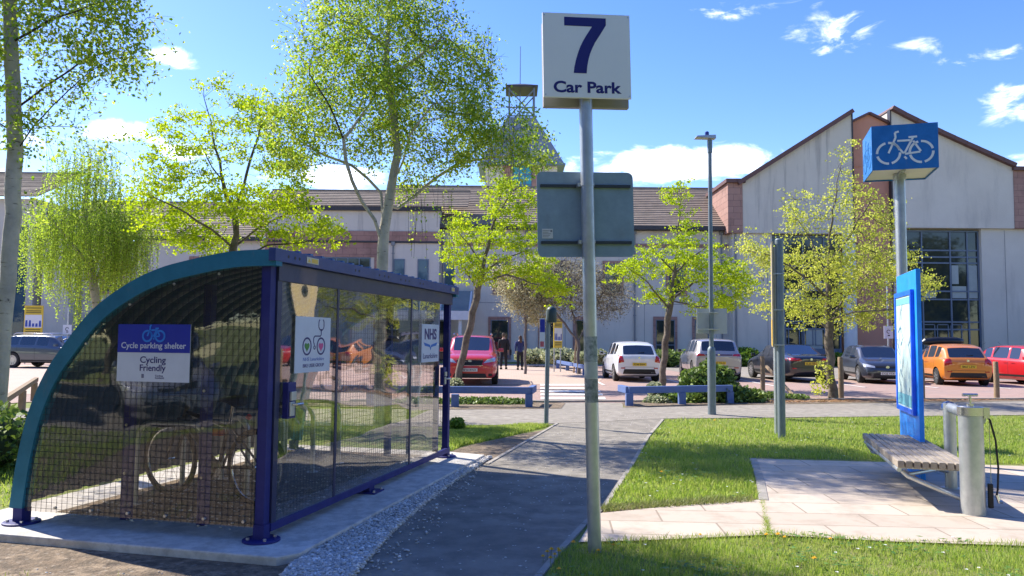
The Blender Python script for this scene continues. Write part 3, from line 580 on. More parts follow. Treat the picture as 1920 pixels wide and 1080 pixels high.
rb = roof(gb, 'roof', 34.9, 60, yf - .4, 9.6, yf + 5.6, 13.4)
q = MB(); q.box(34.8, 60, yf, yf + 10, -.2, 9.5); q.build('wall', REND, gb)
q = MB(); q.box(34.8, 60, yf - .04, yf - .002, 8.3, 8.9); q.build('stone_band', STONE, gb)
def glazing(x0, x1, z0, z1, xs, zs, panes_blind, y=yf + .35):
    f = MB(); t = .09; f.box(x0, x1, y - .12, y + .1, z0, z0 + .35); f.box(x0, x1, y - .12, y + .1, z1 - .1, z1)
    for x in [x0 + .06] + xs + [x1 - .06]: f.box(x - t / 2, x + t / 2, y - .1, y + .08, z0 + .35, z1 - .1)
    for z in zs: f.box(x0, x1, y - .085, y + .06, z - .05, z + .05)
    fr = f.build('window', WFR, gb)
    q = MB(); q.box(x0 + .02, x1 - .02, y - .02, y + .02, z0 + .3, z1 - .05); q.build('pane', GL, fr)
    for (a, b, c, d) in panes_blind: q = MB(); q.box(a, b, y - .034, y - .026, c, d); q.build('blind', BLIND, fr)
    q = MB()
    for (a, b, c, d) in [(x0 + .9 * i + .2, x0 + .9 * i + .98, zz, zz + 1.5) for i in range(int((x1 - x0) / 1.0)) for zz in (1.3,)]: 
        q.box(a, b, y - .06, y - .04, c, c + .06); q.box(a, b, y - .06, y - .04, d - .06, d); q.box(a, a + .06, y - .06, y - .04, c, d); q.box(b - .06, b, y - .06, y - .04, c, d)
    q.build('casement', WFR, fr)
    q = MB(); q.box(x0, x1, y - .2, y + .1, -.1, z0); q.build('plinth', STONE, fr)
glazing(26.4, 31.35, .75, 9.1, [27.5, 29.4, 30.55], [7.75, 7.3, 6.9, 5.0, 4.45, 2.95, 2.45], [(29.5, 30.45, 5.05, 5.35), (29.5, 29.95, 5.5, 6.75), (30.6, 31.2, 5.05, 6.75), (29.5, 30.45, 4.55, 4.95), (30.6, 31.2, 4.55, 4.95), (27.6, 28.4, 4.55, 4.95)])
glazing(17.35, 22.0, .75, 8.65, [18.2, 19.5, 20.9], [7.3, 6.6, 5.0, 4.4, 2.9, 2.4], [(19.65, 20.75, .95, 2.35), (18.3, 19.4, 4.5, 4.9), (19.6, 20.8, 5.1, 5.6)])
for pts in [(17.0, 17.03, -.2, 8.7, yf - .008), (32.9, 32.93, -.2, 9.1, yf - .008)]:
    q = MB(); q.box(pts[0], pts[1], pts[4], yf - .002, pts[2], pts[3]); q.build('movement_joint', JNT, gb)
q = MB(); q.cyl((14.9, yf - .07, 0), (14.9, yf - .07, 8.7), .06, 10); q.build('downpipe', PIPE, gb)
# ---- tower behind
tw = empty('bell_tower', (.75, 68, 0), label='square tower with slate pyramid roof, open steel lantern and mast', cat='tower')
SLATE = mat('grey slate', (.21, .235, .26), rough=.6, var=(.27, .29, .31), vscale=1.2, bump=.5, bscale=6)
m = MB(); m.box(-3.2, 3.2, 0, 6.4, 0, 17.2); m.build('wall', REND, tw)
m = MB(); m.hexa([(-3.8, -.6, 17.15), (3.8, -.6, 17.15), (3.8, 7, 17.15), (-3.8, 7, 17.15), (-1.3, 1.9, 22.0), (1.3, 1.9, 22.0), (1.3, 4.5, 22.0), (-1.3, 4.5, 22.0)]); m.build('roof', SLATE, tw)
m = MB(); m.box(-3.9, 3.9, -.7, 7.1, 17.0, 17.15); m.build('eaves', mat('tower eaves', (.13, .19, .24), rough=.5), tw)
TS = mat('steel lattice paint', (.13, .16, .21), rough=.5)
m = MB()
for x in (-1.15, 1.15):
    for y in (2.05, 4.35): m.bar((x, y, 22), (x, y, 24.9), .16, .16)
for (a, b) in [((-1.15, 2.05, 22.1), (1.15, 2.05, 24.7)), ((1.15, 2.05, 22.1), (-1.15, 2.05, 24.7)), ((1.15, 2.05, 22.1), (1.15, 4.35, 24.7)), ((-1.15, 4.35, 22.1), (1.15, 4.35, 24.7)), ((-1.4, 1.8, 22.1), (1.4, 1.8, 22.1)), ((-1.4, 1.8, 22.9), (1.4, 1.8, 22.9))]: m.bar(a, b, .1, .1)
m.build('lantern', TS, tw)
m = MB(); m.box(-1.5, 1.5, 1.7, 4.7, 24.85, 25.0); m.hexa([(-1.5, 1.7, 25.0), (1.5, 1.7, 25.0), (1.5, 4.7, 25.0), (-1.5, 4.7, 25.0), (-.3, 2.9, 25.5), (.3, 2.9, 25.5), (.3, 3.5, 25.5), (-.3, 3.5, 25.5)]); m.build('lantern_roof', FASC, tw)
m = MB(); m.cyl((-.15, 3.2, 22), (-.15, 3.2, 29.2), .05, 8, .03); m.build('mast', TS, tw)
m = MB(); m.box(-.75, .9, -.1, -.01, 13.5, 17.0); w_ = m.build('window', mat('turquoise glass', (.03, .32, .38), rough=.1, spec=.7), tw)
m = MB()
for x in (-.75, -.2, .35, .9): m.box(x - .04, x + .04, -.14, -.102, 13.5, 17)
for z in (13.5, 14.4, 15.3, 16.2): m.box(-.75, .9, -.135, -.1015, z - .04, z + .04)
m.build('frame', TS, w_)
m = MB(); m.box(.95, 1.6, -.12, -.01, 12, 17.0); m.box(-1.6, -.8, -.12, -.01, 12, 17.0); m.build('stone_pier', STONE, tw)
# ================================================================== helpers for lettering and symbols
def lettering(s, w, cap, m, parent, x, z, y, bold=0.0, name='lettering', align='CENTER', th=.0012):
    """text fitted to width w with cap height cap; x,z = baseline anchor"""
    o = text(name, s, 1.0, m, None, 0, 0, 0, 'LEFT', bold, 1, .01)
    me = o.data; xs = [v.co.x for v in me.vertices]; x0, x1 = min(xs), max(xs); capu = .73
    k = w / (x1 - x0); kz = cap / capu; off = {'CENTER': -w / 2, 'LEFT': 0, 'RIGHT': -w}[align]
    for v in me.vertices: v.co = ((v.co.x - x0) * k + x + off, (v.co.y) * (th / .01) + y - th / 2, v.co.z * kz + z)
    me.update(); o.parent = parent; return o
def bike_symbol(mb, cx, cz, s, y, w=.055, gap=14, th=.0015):
    """side-on bicycle, s = overall width"""
    w *= s; r = .205 * s; wl, wr = cx - .29 * s, cx + .29 * s; b = cz - .10 * s
    for c in (wl, wr):
        for k in range(4): mb.arc(c, b, r, k * 90 + gap / 2 + 8, k * 90 + 90 - gap / 2 + 8, w, y, 9, th=th)
    Q = lambda pts: mb.ribbon([(cx + a * s, b + c * s) for a, c in pts], w * .85, y, th)
    Q([(-.29, -.0), (-.16, .30), (-.17, .40), (-.10, .42)]); Q([(-.13, .235), (.12, .235)]); Q([(-.19, .20), (-.02, -.02)]); Q([(-.01, -.02), (.145, .28)]); Q([(.0, -.03), (.27, .0)]); Q([(.15, .22), (.28, .01)])
    Q([(.07, .295), (.22, .30)]); Q([(-.01, -.08), (.03, -.13)])
# ================================================================== CYCLE SHELTER
NAVYP = paint('navy powder coat', (.001, .004, .12), rough=.6, coat=.05); TEAL = paint('teal blue powder coat', (.002, .125, .205), rough=.6, coat=.03); DKFR = paint('dark slate frame paint', (.014, .018, .065), rough=.5, coat=.15)
BOLT = mat('bolt heads', (.6, .6, .62), rough=.3, metal=.9); WIRE = mat('dark wire mesh', (.012, .014, .03), rough=.5); PAN = panelmat()
ROOFS = mat('blue steel roof sheet', (.018, .055, .11), rough=.45, var=(.03, .07, .12), vscale=3)
sh = empty('cycle_shelter', O, RZ, 'navy framed quarter round cycle shelter with tinted panels and three signs', 'bike shelter')
outer = [(.10, 2.262), (-.279, 2.251), (-.656, 2.191), (-.944, 2.123), (-1.236, 1.998), (-1.531, 1.806), (-1.775, 1.545), (-1.97, 1.282), (-2.11, .974), (-2.196, .624), (-2.241, .32), (-2.255, .19)]
def smooth_curve(pts, n):
    P_ = [Vector((a, 0, b)) for a, b in pts]; P_ = [P_[0] * 2 - P_[1]] + P_ + [P_[-1] * 2 - P_[-2]]; o = []
    for i in range(1, len(P_) - 2):
        for j in range(n):
            t = j / n; a, b, c, d = P_[i - 1:i + 3]
            o.append(.5 * ((2 * b) + (c - a) * t + (2 * a - 5 * b + 4 * c - d) * t * t + (3 * b - a - 3 * c + d) * t ** 3))
    o.append(P_[-2]); return [(p.x, p.z) for p in o]
OC = smooth_curve(outer, 4)
def inset(c, d):
    o = []
    for i, (x, z) in enumerate(c):
        a, b = c[max(i - 1, 0)], c[min(i + 1, len(c) - 1)]; tx, tz = b[0] - a[0], b[1] - a[1]; l = math.hypot(tx, tz); o.append((x - tz / l * d, z + tx / l * d))
    return o
IC = inset(OC, .125)
def zin(x):   # inner arc height at x
    for (x0, z0), (x1, z1) in zip(IC[:-1], IC[1:]):
        if min(x0, x1) <= x <= max(x0, x1) and x0 != x1: return z0 + (z1 - z0) * (x - x0) / (x1 - x0)
    return 2.12 if x > -1 else .2
def xin(z):
    for (x0, z0), (x1, z1) in zip(IC[:-1], IC[1:]):
        if min(z0, z1) <= z <= max(z0, z1) and z0 != z1: return x0 + (x1 - x0) * (z - z0) / (z1 - z0)
    return -2.13
for y in (-.075, 4.36):
    m = MB()
    for a, b, c, d in zip(OC[:-1], OC[1:], IC[1:], IC[:-1]):
        m.add([(a[0], y, a[1]), (b[0], y, b[1]), (c[0], y, c[1]), (d[0], y, d[1]), (a[0], y + .09, a[1]), (b[0], y + .09, b[1]), (c[0], y + .09, c[1]), (d[0], y + .09, d[1])], [(0, 1, 2, 3), (7, 6, 5, 4), (0, 4, 5, 1), (2, 6, 7, 3)])
    a, d = OC[-1], IC[-1]; m.add([(a[0], y, a[1]), (d[0], y, d[1]), (d[0], y + .09, d[1]), (a[0], y + .09, a[1])], [(0, 1, 2, 3)])
    a, d = OC[0], IC[0]; m.add([(a[0], y, a[1]), (d[0], y, d[1]), (d[0], y + .09, d[1]), (a[0], y + .09, a[1])], [(3, 2, 1, 0)])
    bm_ = m.build('arched_end_frame', TEAL, sh)
# corrugated roof sheet
rp_ = inset(OC, .035)[1:-1]; vs = []; ys = np.linspace(.02, 4.35, 174)
for i, (x, z) in enumerate(rp_):
    a, b = rp_[max(i - 1, 0)], rp_[min(i + 1, len(rp_) - 1)]; tx, tz = b[0] - a[0], b[1] - a[1]; l = math.hypot(tx, tz); nx, nz = tz / l, -tx / l
    for y in ys:
        ph = (y / .2) % 1; h = max(0, min(.034, .034 * (1.6 - abs(ph - .5) * 6))); vs.append((x + nx * h, y, z + nz * h))
k = len(ys); fs = [(i * k + j, i * k + j + 1, (i + 1) * k + j + 1, (i + 1) * k + j) for i in range(len(rp_) - 1) for j in range(k - 1)]
fastmesh('roof_sheet', vs, fs, ROOFS, sh)
# posts, feet, beams
def foot(x, y, h=.19, w=.075, name='post_foot'):
    m = MB(); m.lathe([(.14, .066), (.14, .078), (.13, .083)], 28, (x, y, 0)); m.box(x - w / 2 - .008, x + w / 2 + .008, y - w / 2 - .008, y + w / 2 + .008, .083, h)
    f = m.build(name, NAVYP, sh); b = MB()
    for t in range(4): a = R(45 + 90 * t); b.cyl((x + .1 * math.cos(a), y + .1 * math.sin(a), .083), (x + .1 * math.cos(a), y + .1 * math.sin(a), .10), .013, 6)
    b.build('bolt', BOLT, f)
for x, y in [(0, 0), (0, 4.3), (-2.17, -.03), (-2.17, 4.3)]: foot(x, y)
m = MB(); m.box(-.04, .04, 1.86, 1.98, .083, .2); m.box(-.12, .12, 1.80, 2.04, .066, .08); f = m.build('post_foot', NAVYP, sh)
m = MB(); [m.cyl((x, y, .08), (x, y, .10), .013, 6) for x in (-.1, .1) for y in (1.83, 2.01)]; m.build('bolt', BOLT, f)
for x, y, w, z1 in [(0, 0, .078, 2.2), (0, 4.3, .078, 2.2), (.0, 3.9, .06, 2.06)]:
    m = MB(); m.box(x - w / 2, x + w / 2, y - w / 2, y + w / 2, .19, z1); m.build('corner_post' if w > .07 else 'gate_stile', NAVYP, sh, bevel=.004)
for x, y in [(-.72, .30), (-1.45, .30), (-.72, 4.1), (-1.45, 4.1)]:
    m = MB(); m.box(x - .035, x + .035, y - .035, y + .035, .07, zin(x) - .03); p_ = m.build('inner_post', NAVYP, sh)
    b = MB(); [b.cyl((x, y - .035, z), (x, y - .045, z), .012, 8) for z in (.45, .85, 1.15, 1.6)]; b.build('bolt', BOLT, p_)
m = MB(); m.box(.01, .06, .045, 4.34, 2.03, 2.17); m.build('header_beam', DKFR, sh, bevel=.004)
m = MB(); m.box(.045, .105, -.09, 4.46, 2.172, 2.27); fa = m.build('fascia', paint('fascia blue', (.014, .034, .15), rough=.5, coat=.1), sh, bevel=.004)
for y in [.1, .2, .27, 1.3, 1.38, 1.85, 1.98, 2.08, 2.42, 2.55, 2.66, 3.0, 3.1, 4.1, 4.38]: m = MB(); m.cyl((.1, y, 2.22), (.107, y, 2.22), .013, 8); m.build('fixing_hole', mat('black plastic', (.008, .008, .01), rough=.5), fa)
m = MB()
for i in range(22): y = .3 + i * .195; m.box(.0, .09, y - .022, y + .022, 2.27, 2.286)
m.build('sheet_end', paint('blue sheet ends', (.02, .12, .30), rough=.5, coat=.1), fa)
def sticker(y, w, h, name='warning_sticker'):
    s_ = MB(); s_.art([(-w / 2, 0), (w / 2, 0), (w / 2, h), (-w / 2, h)], 0, .002); st = s_.build(name, mat('pale sticker', (.6, .55, .42)), sh, loc=(.107, y, 2.20), rz=R(90))
    q = MB(); q.art([(-w * .1, .008), (w * .42, .008), (w * .42, h - .008), (-w * .1, h - .008)], -.0025, .001); q.art([(-w * .42, .01), (-w * .18, .01), (-w * .3, h - .012)], -.0025, .001); q.build('print', mat('sticker amber', (.75, .5, .08)), st)
sticker(.48, .2, .05); sticker(4.2, .12, .05)
m = MB(); m.box(.012, .055, .039, 4.262, .125, .185); m.build('bottom_rail', NAVYP, sh, bevel=.003)
for y in (1.08, 2.9): m = MB(); m.box(.012, .05, y - .02, y + .02, .186, 2.03); m.build('mullion', DKFR, sh)
m = MB(); m.box(.012, .052, .045, .11, .186, 2.03); m.build('gate_stile', DKFR, sh)
# tinted sheets
def sheetpanel(pts, name='tinted_panel', x=None):
    m = MB(); m.add([p for p in pts], [tuple(range(len(pts)))]); return m.build(name, PAN, sh)
for y0_, y1_ in [(.112, 1.058), (1.102, 2.878), (2.922, 3.868)]: sheetpanel([(.046, y0_, .187), (.046, y1_, .187), (.046, y1_, 2.028), (.046, y0_, 2.028)])
prof = [(x, z) for x, z in IC if x < -.045]
sp = [(-.04, -.05, .17)] + [(-.04, -.05, 2.12)] + [(x, -.05, z) for x, z in prof] + [(-2.12, -.05, .17)]
side = sheetpanel(sp)
# wire mesh: front and both ends
def wire(m, a, b, t=.0024): m.bar(a, b, t, t)
m = MB()
for i in range(1, 76): y = .11 + i * .05; wire(m, (.03, y, .187), (.03, y, 2.03))
for i in range(1, 37): z = .187 + i * .05; wire(m, (.034, .11, z), (.034, 3.87, z))
m.build('wire_mesh', WIRE, sh)
for y in (-.056, 4.4):
    m = MB()
    for i in range(43): x = -.06 - i * .05; wire(m, (x, y, .17), (x, y, zin(x)))
    for i in range(39): z = .2 + i * .05; wire(m, (-.04, y - .0035, z), (xin(z), y - .0035, z))
    m.build('wire_mesh', WIRE, sh)
m = MB(); [m.cyl((-.12 - i * .34, -.066, .21), (-.12 - i * .34, -.05, .21), .012, 10) for i in range(7)]; [m.cyl((x, -.058, zin(x) - .03), (x, -.05, zin(x) - .03), .01, 8) for x in (-.4, -.8, -1.2, -1.6)]; m.build('panel_rivet', BOLT, sh)
# lock boxes
def lockbox(y, z, s=1.0, gal=True):
    m = MB(); m.box(.055, .105, y - .06 * s, y + .06 * s, z - .14 * s, z + .14 * s); b = m.build('lock_box', NAVYP, sh, bevel=.004)
    m = MB(); m.box(.106, .125, y - .04 * s, y + .035 * s, z + .0, z + .07 * s); m.box(.106, .12, y - .045 * s, y + .02 * s, z - .12 * s, z - .01); m.build('lock_plate', GALV, b, bevel=.003)
    m = MB(); m.tube([(.12, y - .01, z - .03), (.15, y, z - .03), (.155, y + .08, z - .03)], .010, 8); m.build('handle', BOLT, b, smooth=True)
lockbox(.21, 1.10); lockbox(3.93, 1.12, .8)
# signs on the shelter
SGW = mat('shelter sign white', (.58, .64, .74), rough=.35); BLU = mat('royal blue sign', (.004, .02, .36), rough=.35); CYB = mat('bright blue symbol', (.02, .22, .75), rough=.4)
m = MB(); m.box(-.33, .33, 0, .006, 0, .45); s1 = m.build('sign', SGW, sh, loc=(-.953, -.069, 1.236)); s1['label'] = 'blue and white cycle parking sign'
m = MB(); m.art([(-.33, .228), (.33, .228), (.33, .45), (-.33, .45)], -.0005); m.build('blue_band', BLU, s1)
m = MB(); bike_symbol(m, 0, .378, .20, -.0025, w=.075, gap=0); m.build('bicycle_symbol', CYB, s1)
lettering('Cycle parking shelter', .59, .048, SGW, s1, 0, .262, -.0025, .012)
lettering('Cycling', .235, .052, NAVY, s1, 0, .148, -.0005, .012); lettering('Friendly', .235, .052, NAVY, s1, 0, .085, -.0005, .012)
lettering('Cycling', .07, .014, NAVY, s1, .06, .042, -.0005); lettering('Scotland', .08, .014, NAVY, s1, .065, .025, -.0005)
m = MB()
for i in range(4): m.art([(-.10, .03 + i * .008), (-.078, .03 + i * .008), (-.078, .035 + i * .008), (-.10, .035 + i * .008)], -.0005)
m.build('emblem', NAVY, s1)
m = MB(); m.box(-.3, .3, 0, .006, 0, .46); s2 = m.build('sign', SGW, sh, loc=(.066, .605, 1.305), rz=R(90)); s2['label'] = 'white sign with stethoscope bicycle logo'
m = MB()
for cx in (-.11, .13): m.arc(cx, .215, .068, 0, 360, .014, -.0005, 28)
m.arc(.13, .40, .05, 200, 340, .010, -.0005, 12); m.ribbon([(.083, .383), (.085, .425), (.10, .44)], .011, -.0005); m.ribbon([(.177, .383), (.175, .425), (.16, .44)], .011, -.0005)
m.ribbon([(.13, .35), (.13, .31), (.115, .30), (.02, .30), (.0, .285), (.0, .25), (.015, .225)], .010, -.0005); m.arc(.018, .205, .014, 0, 360, .008, -.0005, 14)
m.art([(.118, .36), (.142, .36), (.133, .33), (.127, .33)], -.0005); m.build('stethoscope_logo', NAVY, s2)
def heart(cx, cz, s): return [(cx + s * .06 * 16 * math.sin(t) ** 3 / 1.0, cz + s * .06 * (13 * math.cos(t) - 5 * math.cos(2 * t) - 2 * math.cos(3 * t) - math.cos(4 * t))) for t in [i * 2 * math.pi / 28 for i in range(28)]]
m = MB(); m.art(heart(-.11, .212, .042), -.0007); m.build('green_heart', mat('green heart', (.08, .27, .05)), s2)
m = MB(); m.art(heart(.13, .212, .042), -.0007); m.build('pink_heart', mat('pink heart', (.68, .10, .28)), s2)
lettering('NHS Lanarkshire', .36, .030, mat('pale blue lettering', (.16, .22, .55)), s2, .01, .095, -.0005, .0); lettering('BIKE USER GROUP', .36, .030, mat('grey lettering', (.12, .10, .25)), s2, .01, .042, -.0005, .01)
m = MB(); m.box(-.3, .3, 0, .006, 0, .45); s3 = m.build('sign', SGW, sh, loc=(.066, 3.49, 1.31), rz=R(90)); s3['label'] = 'white health board sign'
lettering('NHS', .42, .125, NAVY, s3, 0, .275, -.0005, .035)
m = MB(); m.art([(-.24, .235), (-.20, .195), (-.03, .178), (0, .14), (0, .165), (-.02, .205), (-.19, .228)], -.0005); m.art([(.24, .235), (.20, .195), (.03, .178), (0, .14), (0, .165), (.02, .205), (.19, .228)], -.0005); m.build('wave_emblem', mat('wave blue', (.02, .16, .55)), s3)
lettering('Lanarkshire', .5, .062, NAVY, s3, 0, .045, -.0005, .004)
# bike stands and the bicycle inside
for i, y in enumerate([.80, 1.45, 2.1, 2.75, 3.4]):
    r_ = empty('bike_stand', SL(-1.42, y, .07), RZ, ['galvanised hoop bike stand nearest the end panel with the cycling sign', 'galvanised hoop bike stand next to the parked bicycle', 'galvanised hoop bike stand, third from the near end of the shelter', 'galvanised hoop bike stand, second from the far end of the shelter', 'galvanised hoop bike stand at the far end of the shelter'][i], 'bike stand', 'hoop stands inside the cycle shelter')
    m = MB(); hp = [(-.36, 0, 0), (-.36, 0, .58)] + [(-.2 - .16 * math.cos(R(a)), 0, .58 + .16 * math.sin(R(a))) for a in (22, 45, 68, 90)] + [(.2 + .16 * math.sin(R(a)), 0, .58 + .16 * math.cos(R(a))) for a in (0, 22, 45, 68, 90)] + [(.36, 0, 0)]
    m.tube(hp, .025, 12); m.build('hoop', GALV, r_, smooth=True)
    m = MB(); [m.lathe([(.07, 0), (.07, .008)], 18, (x, 0, 0)) for x in (-.36, .36)]; m.build('base_flange', GALV, r_)
BLK = mat('black rubber', (.012, .012, .013), rough=.7); DKM = paint('dark bicycle frame', (.03, .033, .045)); ALU = mat('bare alloy', (.6, .6, .6), rough=.25, metal=.95)
bk = empty('bicycle', SL(-1.22, 1.12, .072), RZ + R(-11), 'dark mountain bicycle leaning on a stand inside the cycle shelter', 'bicycle')
def wheel(cx):
    m = MB(); m.tube([(cx + .325 * math.cos(a), 0, .345 + .325 * math.sin(a)) for a in np.linspace(0, 2 * math.pi, 37)], .022, 8, False); w = m.build('wheel', BLK, bk, smooth=True)
    m = MB(); m.tube([(cx + .298 * math.cos(a), 0, .345 + .298 * math.sin(a)) for a in np.linspace(0, 2 * math.pi, 37)], .010, 6, False)
    for i in range(18): a = i * math.pi / 9; m.tube([(cx, .02 * (-1) ** i, .345), (cx + .295 * math.cos(a), 0, .345 + .295 * math.sin(a))], .0016, 3)
    m.cyl((cx, -.04, .345), (cx, .04, .345), .02, 10); m.build('rim', ALU, w)
wheel(-.54); wheel(.54)
m = MB(); bb = (.08, 0, .31); st_ = (.22, 0, .80); ht = (-.34, 0, .86); hb_ = (-.38, 0, .72)
m.tube([bb, (.20, 0, .72)], .018, 8); m.tube([(.185, 0, .68), (-.345, 0, .80)], .02, 8); m.tube([bb, hb_], .027, 8); m.tube([hb_, ht], .024, 8)
for s_ in (-.05, .05): m.tube([(.075, s_ * .5, .31), (.54, s_, .345)], .011, 6); m.tube([(.19, s_ * .5, .69), (.54, s_, .345)], .010, 6)
m.build('frame', DKM, bk, smooth=True)
m = MB()
for s_ in (-.055, .055): m.tube([(-.375, s_, .74), (-.54, s_, .345)], .016, 8)
m.box(-.395, -.355, -.07, .07, .72, .75); m.build('fork', DKM, bk)
m = MB(); m.tube([(-.33, 0, .86), (-.345, 0, .94), (-.40, 0, .955)], .015, 8); m.tube([(-.36, -.33, .98), (-.40, -.12, .955), (-.40, .12, .955), (-.36, .33, .98)], .012, 8); m.build('handlebar', DKM, bk, smooth=True)
m = MB(); m.tube([(.20, 0, .72), (.235, 0, .90)], .014, 8); m.build('seat_post', ALU, bk)
m = MB(); m.tube([(.08, 0, .935), (.16, 0, .93), (.26, 0, .93), (.36, 0, .94)], [.016, .028, .06, .055], 10); sd = m.build('saddle', BLK, bk, smooth=True)
m = MB(); m.lathe([(.085, -.05), (.085, -.043)], 20, (.08, 0, .31), 'y'); m.bar((.08, -.06, .31), (.02, -.06, .16), .02, .014); m.bar((.08, .06, .31), (.14, .06, .46), .02, .014); m.box(-.02, .06, -.13, -.07, .15, .17); m.box(.10, .18, .07, .13, .45, .47); m.build('crankset', DKM, bk)
m = MB(); m.box(-.05, .12, -.03, .03, .60, .66); m.build('frame_bag', mat('red pouch', (.5, .03, .02)), bk, bevel=.01)
m = MB(); m.cyl((.42, 0, .78), (.44, 0, .80), .025, 10); m.build('rear_reflector', mat('red reflector', (.6, .02, .02), rough=.2), bk)
# ================================================================== BIG CAR PARK SIGN
b0 = gp(1115, 1035); sg = empty('car_park_sign', b0, R(7.0), 'tall steel post with white panel reading 7 Car Park and a grey plate', 'sign'); sg.rotation_euler = (0, R(-1.3), R(7.0))
m = MB(); m.cyl((0, 0, -.1), (0, 0, 3.54), .051, 24); ps = m.build('post', GALV, sg, smooth=True)
PZ = 3.455
SG7 = mat('grey white aluminium panel', (.80, .81, .83), rough=.45, var=(.74, .76, .79), vscale=1.2)
m = MB(); m.box(-.345, .345, -.085, -.062, PZ, PZ + .665); pn = m.build('sign_panel', SG7, sg, bevel=.004)
m = MB(); m.box(-.325, .36, .045, .10, PZ - .035, PZ + .64); m.build('rear_panel', mat('panel back', (.33, .31, .30), rough=.6), sg, bevel=.004)
m = MB(); [m.box(-.33, .33, -.0615, -.012, z, z + .03) for z in (PZ + .12, PZ + .5)]; [m.box(-.33, .33, .012, .044, z, z + .03) for z in (PZ + .12, PZ + .5)]; m.build('mounting_rail', GALV, sg)
q = [(.245, .953), (.722, .95), (.722, .868), (.645, .738), (.595, .66), (.562, .592), (.533, .52), (.512, .443), (.498, .365), (.491, .289), (.343, .29), (.352, .36), (.37, .44), (.393, .52), (.423, .603), (.455, .67), (.491, .733), (.562, .847), (.245, .85)]
m = MB(); m.art([(-.345 + u * .69, PZ + v * .665) for u, v in q], -.0855); m.build('numeral', NAVY, pn)
lettering('Car Park', .535, .088, NAVY, pn, .0, PZ + .042, -.0855, .03)
m = MB(); [m.cyl((x, -.0855, z), (x, -.088, z), .006, 8) for x in (-.33, .33) for z in (PZ + .02, PZ + .645)]; m.build('bolt', BOLT, pn)
# lower plate seen from behind
PL = paint('grey blue plate back', (.19, .27, .345), rough=.65, coat=.05)
def rrect(x0, x1, z0, z1, r, n=6):
    o = []
    for cx, cz, a0 in ((x1 - r, z0 + r, -90), (x1 - r, z1 - r, 0), (x0 + r, z1 - r, 90), (x0 + r, z0 + r, 180)):
        o += [(cx + r * math.cos(R(a0 + 90 * i / n)), cz + r * math.sin(R(a0 + 90 * i / n))) for i in range(n + 1)]
    return o
m = MB(); m.art(rrect(-.385, .385, 2.24, 2.91, .045), .075, .005); lp = m.build('sign_plate', PL, sg)
for z in (2.34, 2.785): m = MB(); m.box(-.36, .36, .052, .0695, z, z + .022); m.build('channel', mat('dark channel', (.05, .06, .075), rough=.5, metal=.4), lp)
m = MB()
for z in (2.35, 2.796): m.lathe([(.055, z - .012), (.055, z + .012)], 24); m.box(-.075, -.045, .0, .05, z - .014, z + .014)
m.build('clamp', GALV, sg)
m = MB(); m.box(-.35, -.265, .0672, .0695, 2.385, 2.46); st = m.build('sticker', mat('white sticker', (.62, .64, .66)), lp)
m = MB(); [m.art([(-.345, 2.395 + i * .012), (-.30 + .01 * (i % 3), 2.395 + i * .012), (-.30 + .01 * (i % 3), 2.399 + i * .012), (-.345, 2.399 + i * .012)], .0672, .0006) for i in range(5)]; m.art([(-.285, 2.435), (-.27, 2.435), (-.27, 2.45), (-.285, 2.45)], .0672, .0006); m.build('print', mat('grey print', (.2, .2, .22)), st)
# torn tape marks low on the post
m = MB(); m.lathe([(.0518, 1.12), (.0518, 1.30)], 24); m.build('faded_tape', mat('peeling sticker residue', (.42, .42, .38), rough=.9, var=(.10, .12, .09), vscale=22), sg)
m = MB(); m.lathe([(.0519, 1.305), (.0519, 1.42)], 24); m.build('tape', mat('pale tape', (.50, .51, .48), rough=.8, var=(.38, .42, .36), vscale=14), sg)
m = MB(); m.lathe([(.0520, 1.425), (.0520, 1.62)], 24); m.build('faded_tape', mat('dark peeling residue', (.10, .14, .12), rough=.9, var=(.45, .47, .45), vscale=26), sg)
# ================================================================== BENCH, PUMP, BOARD, BIKE SIGN
BZ = -math.atan2(.2889, .9574)
WOOD = mat('weathered bench timber', (.36, .31, .25), rough=.85, var=(.24, .20, .16), vscale=5, bump=.5, bscale=30, stain=((.14, .12, .10), 8, .6, (3, .3, 3)))
bn = empty('bench', (3.74, 7.52, 0), BZ, 'weathered slatted timber bench on galvanised tube frame beside the pump pillar', 'bench')
for i in range(9):
    m = MB(); x = i * .0715; m.box(x, x + .058, 0, 2.32, .385, .455); m.build('seat_slat', WOOD, bn, bevel=.008)
m = MB(); m.box(-.0, .64, .25, .31, .345, .384); m.box(0, .64, 1.15, 1.21, .345, .384); m.box(0, .64, 2.0, 2.06, .345, .384)
m.tube([(.02, .05, .36), (.02, 2.2, .36)], .022, 10)
m.build('cross_rail', GALV, bn)
m = MB(); m.tube([(.06, .12, .34), (.10, .10, .30), (.60, .02, .10), (.72, .0, .07)], .024, 10); m.tube([(.03, 2.1, .34), (.08, 2.1, .26), (.72, 1.3, .18)], .024, 10); m.tube([(.1, .15, .3), (.66, 1.15, .24)], .018, 8); m.tube([(.06, 1.18, .34), (.7, 1.2, .2)], .02, 8); m.build('strut', GALV, bn, smooth=True)
m = MB(); m.cyl((.74, 1.25, 0), (.74, 1.25, .93), .062, 22); m.lathe([(.11, 0), (.11, .02)], 22, (.74, 1.25, 0)); m.build('rear_post', GALV, bn, smooth=True)
m = MB(); m.tube([(.68, -.12, .885), (.725, .5, .885), (.745, 1.30, .885)], .052, 20); m.build('top_rail', GALV, bn, smooth=True)
m = MB(); m.cyl((.745, 1.26, .885), (.75, 1.36, .885), .066, 20); m.build('rail_collar', paint('collar blue', (.01, .06, .3)), bn, smooth=True)
pmp = empty('pump_station', (4.29, 7.24, 0), BZ, 'stout galvanised bicycle pump pillar with T handle and black hose', 'pump')
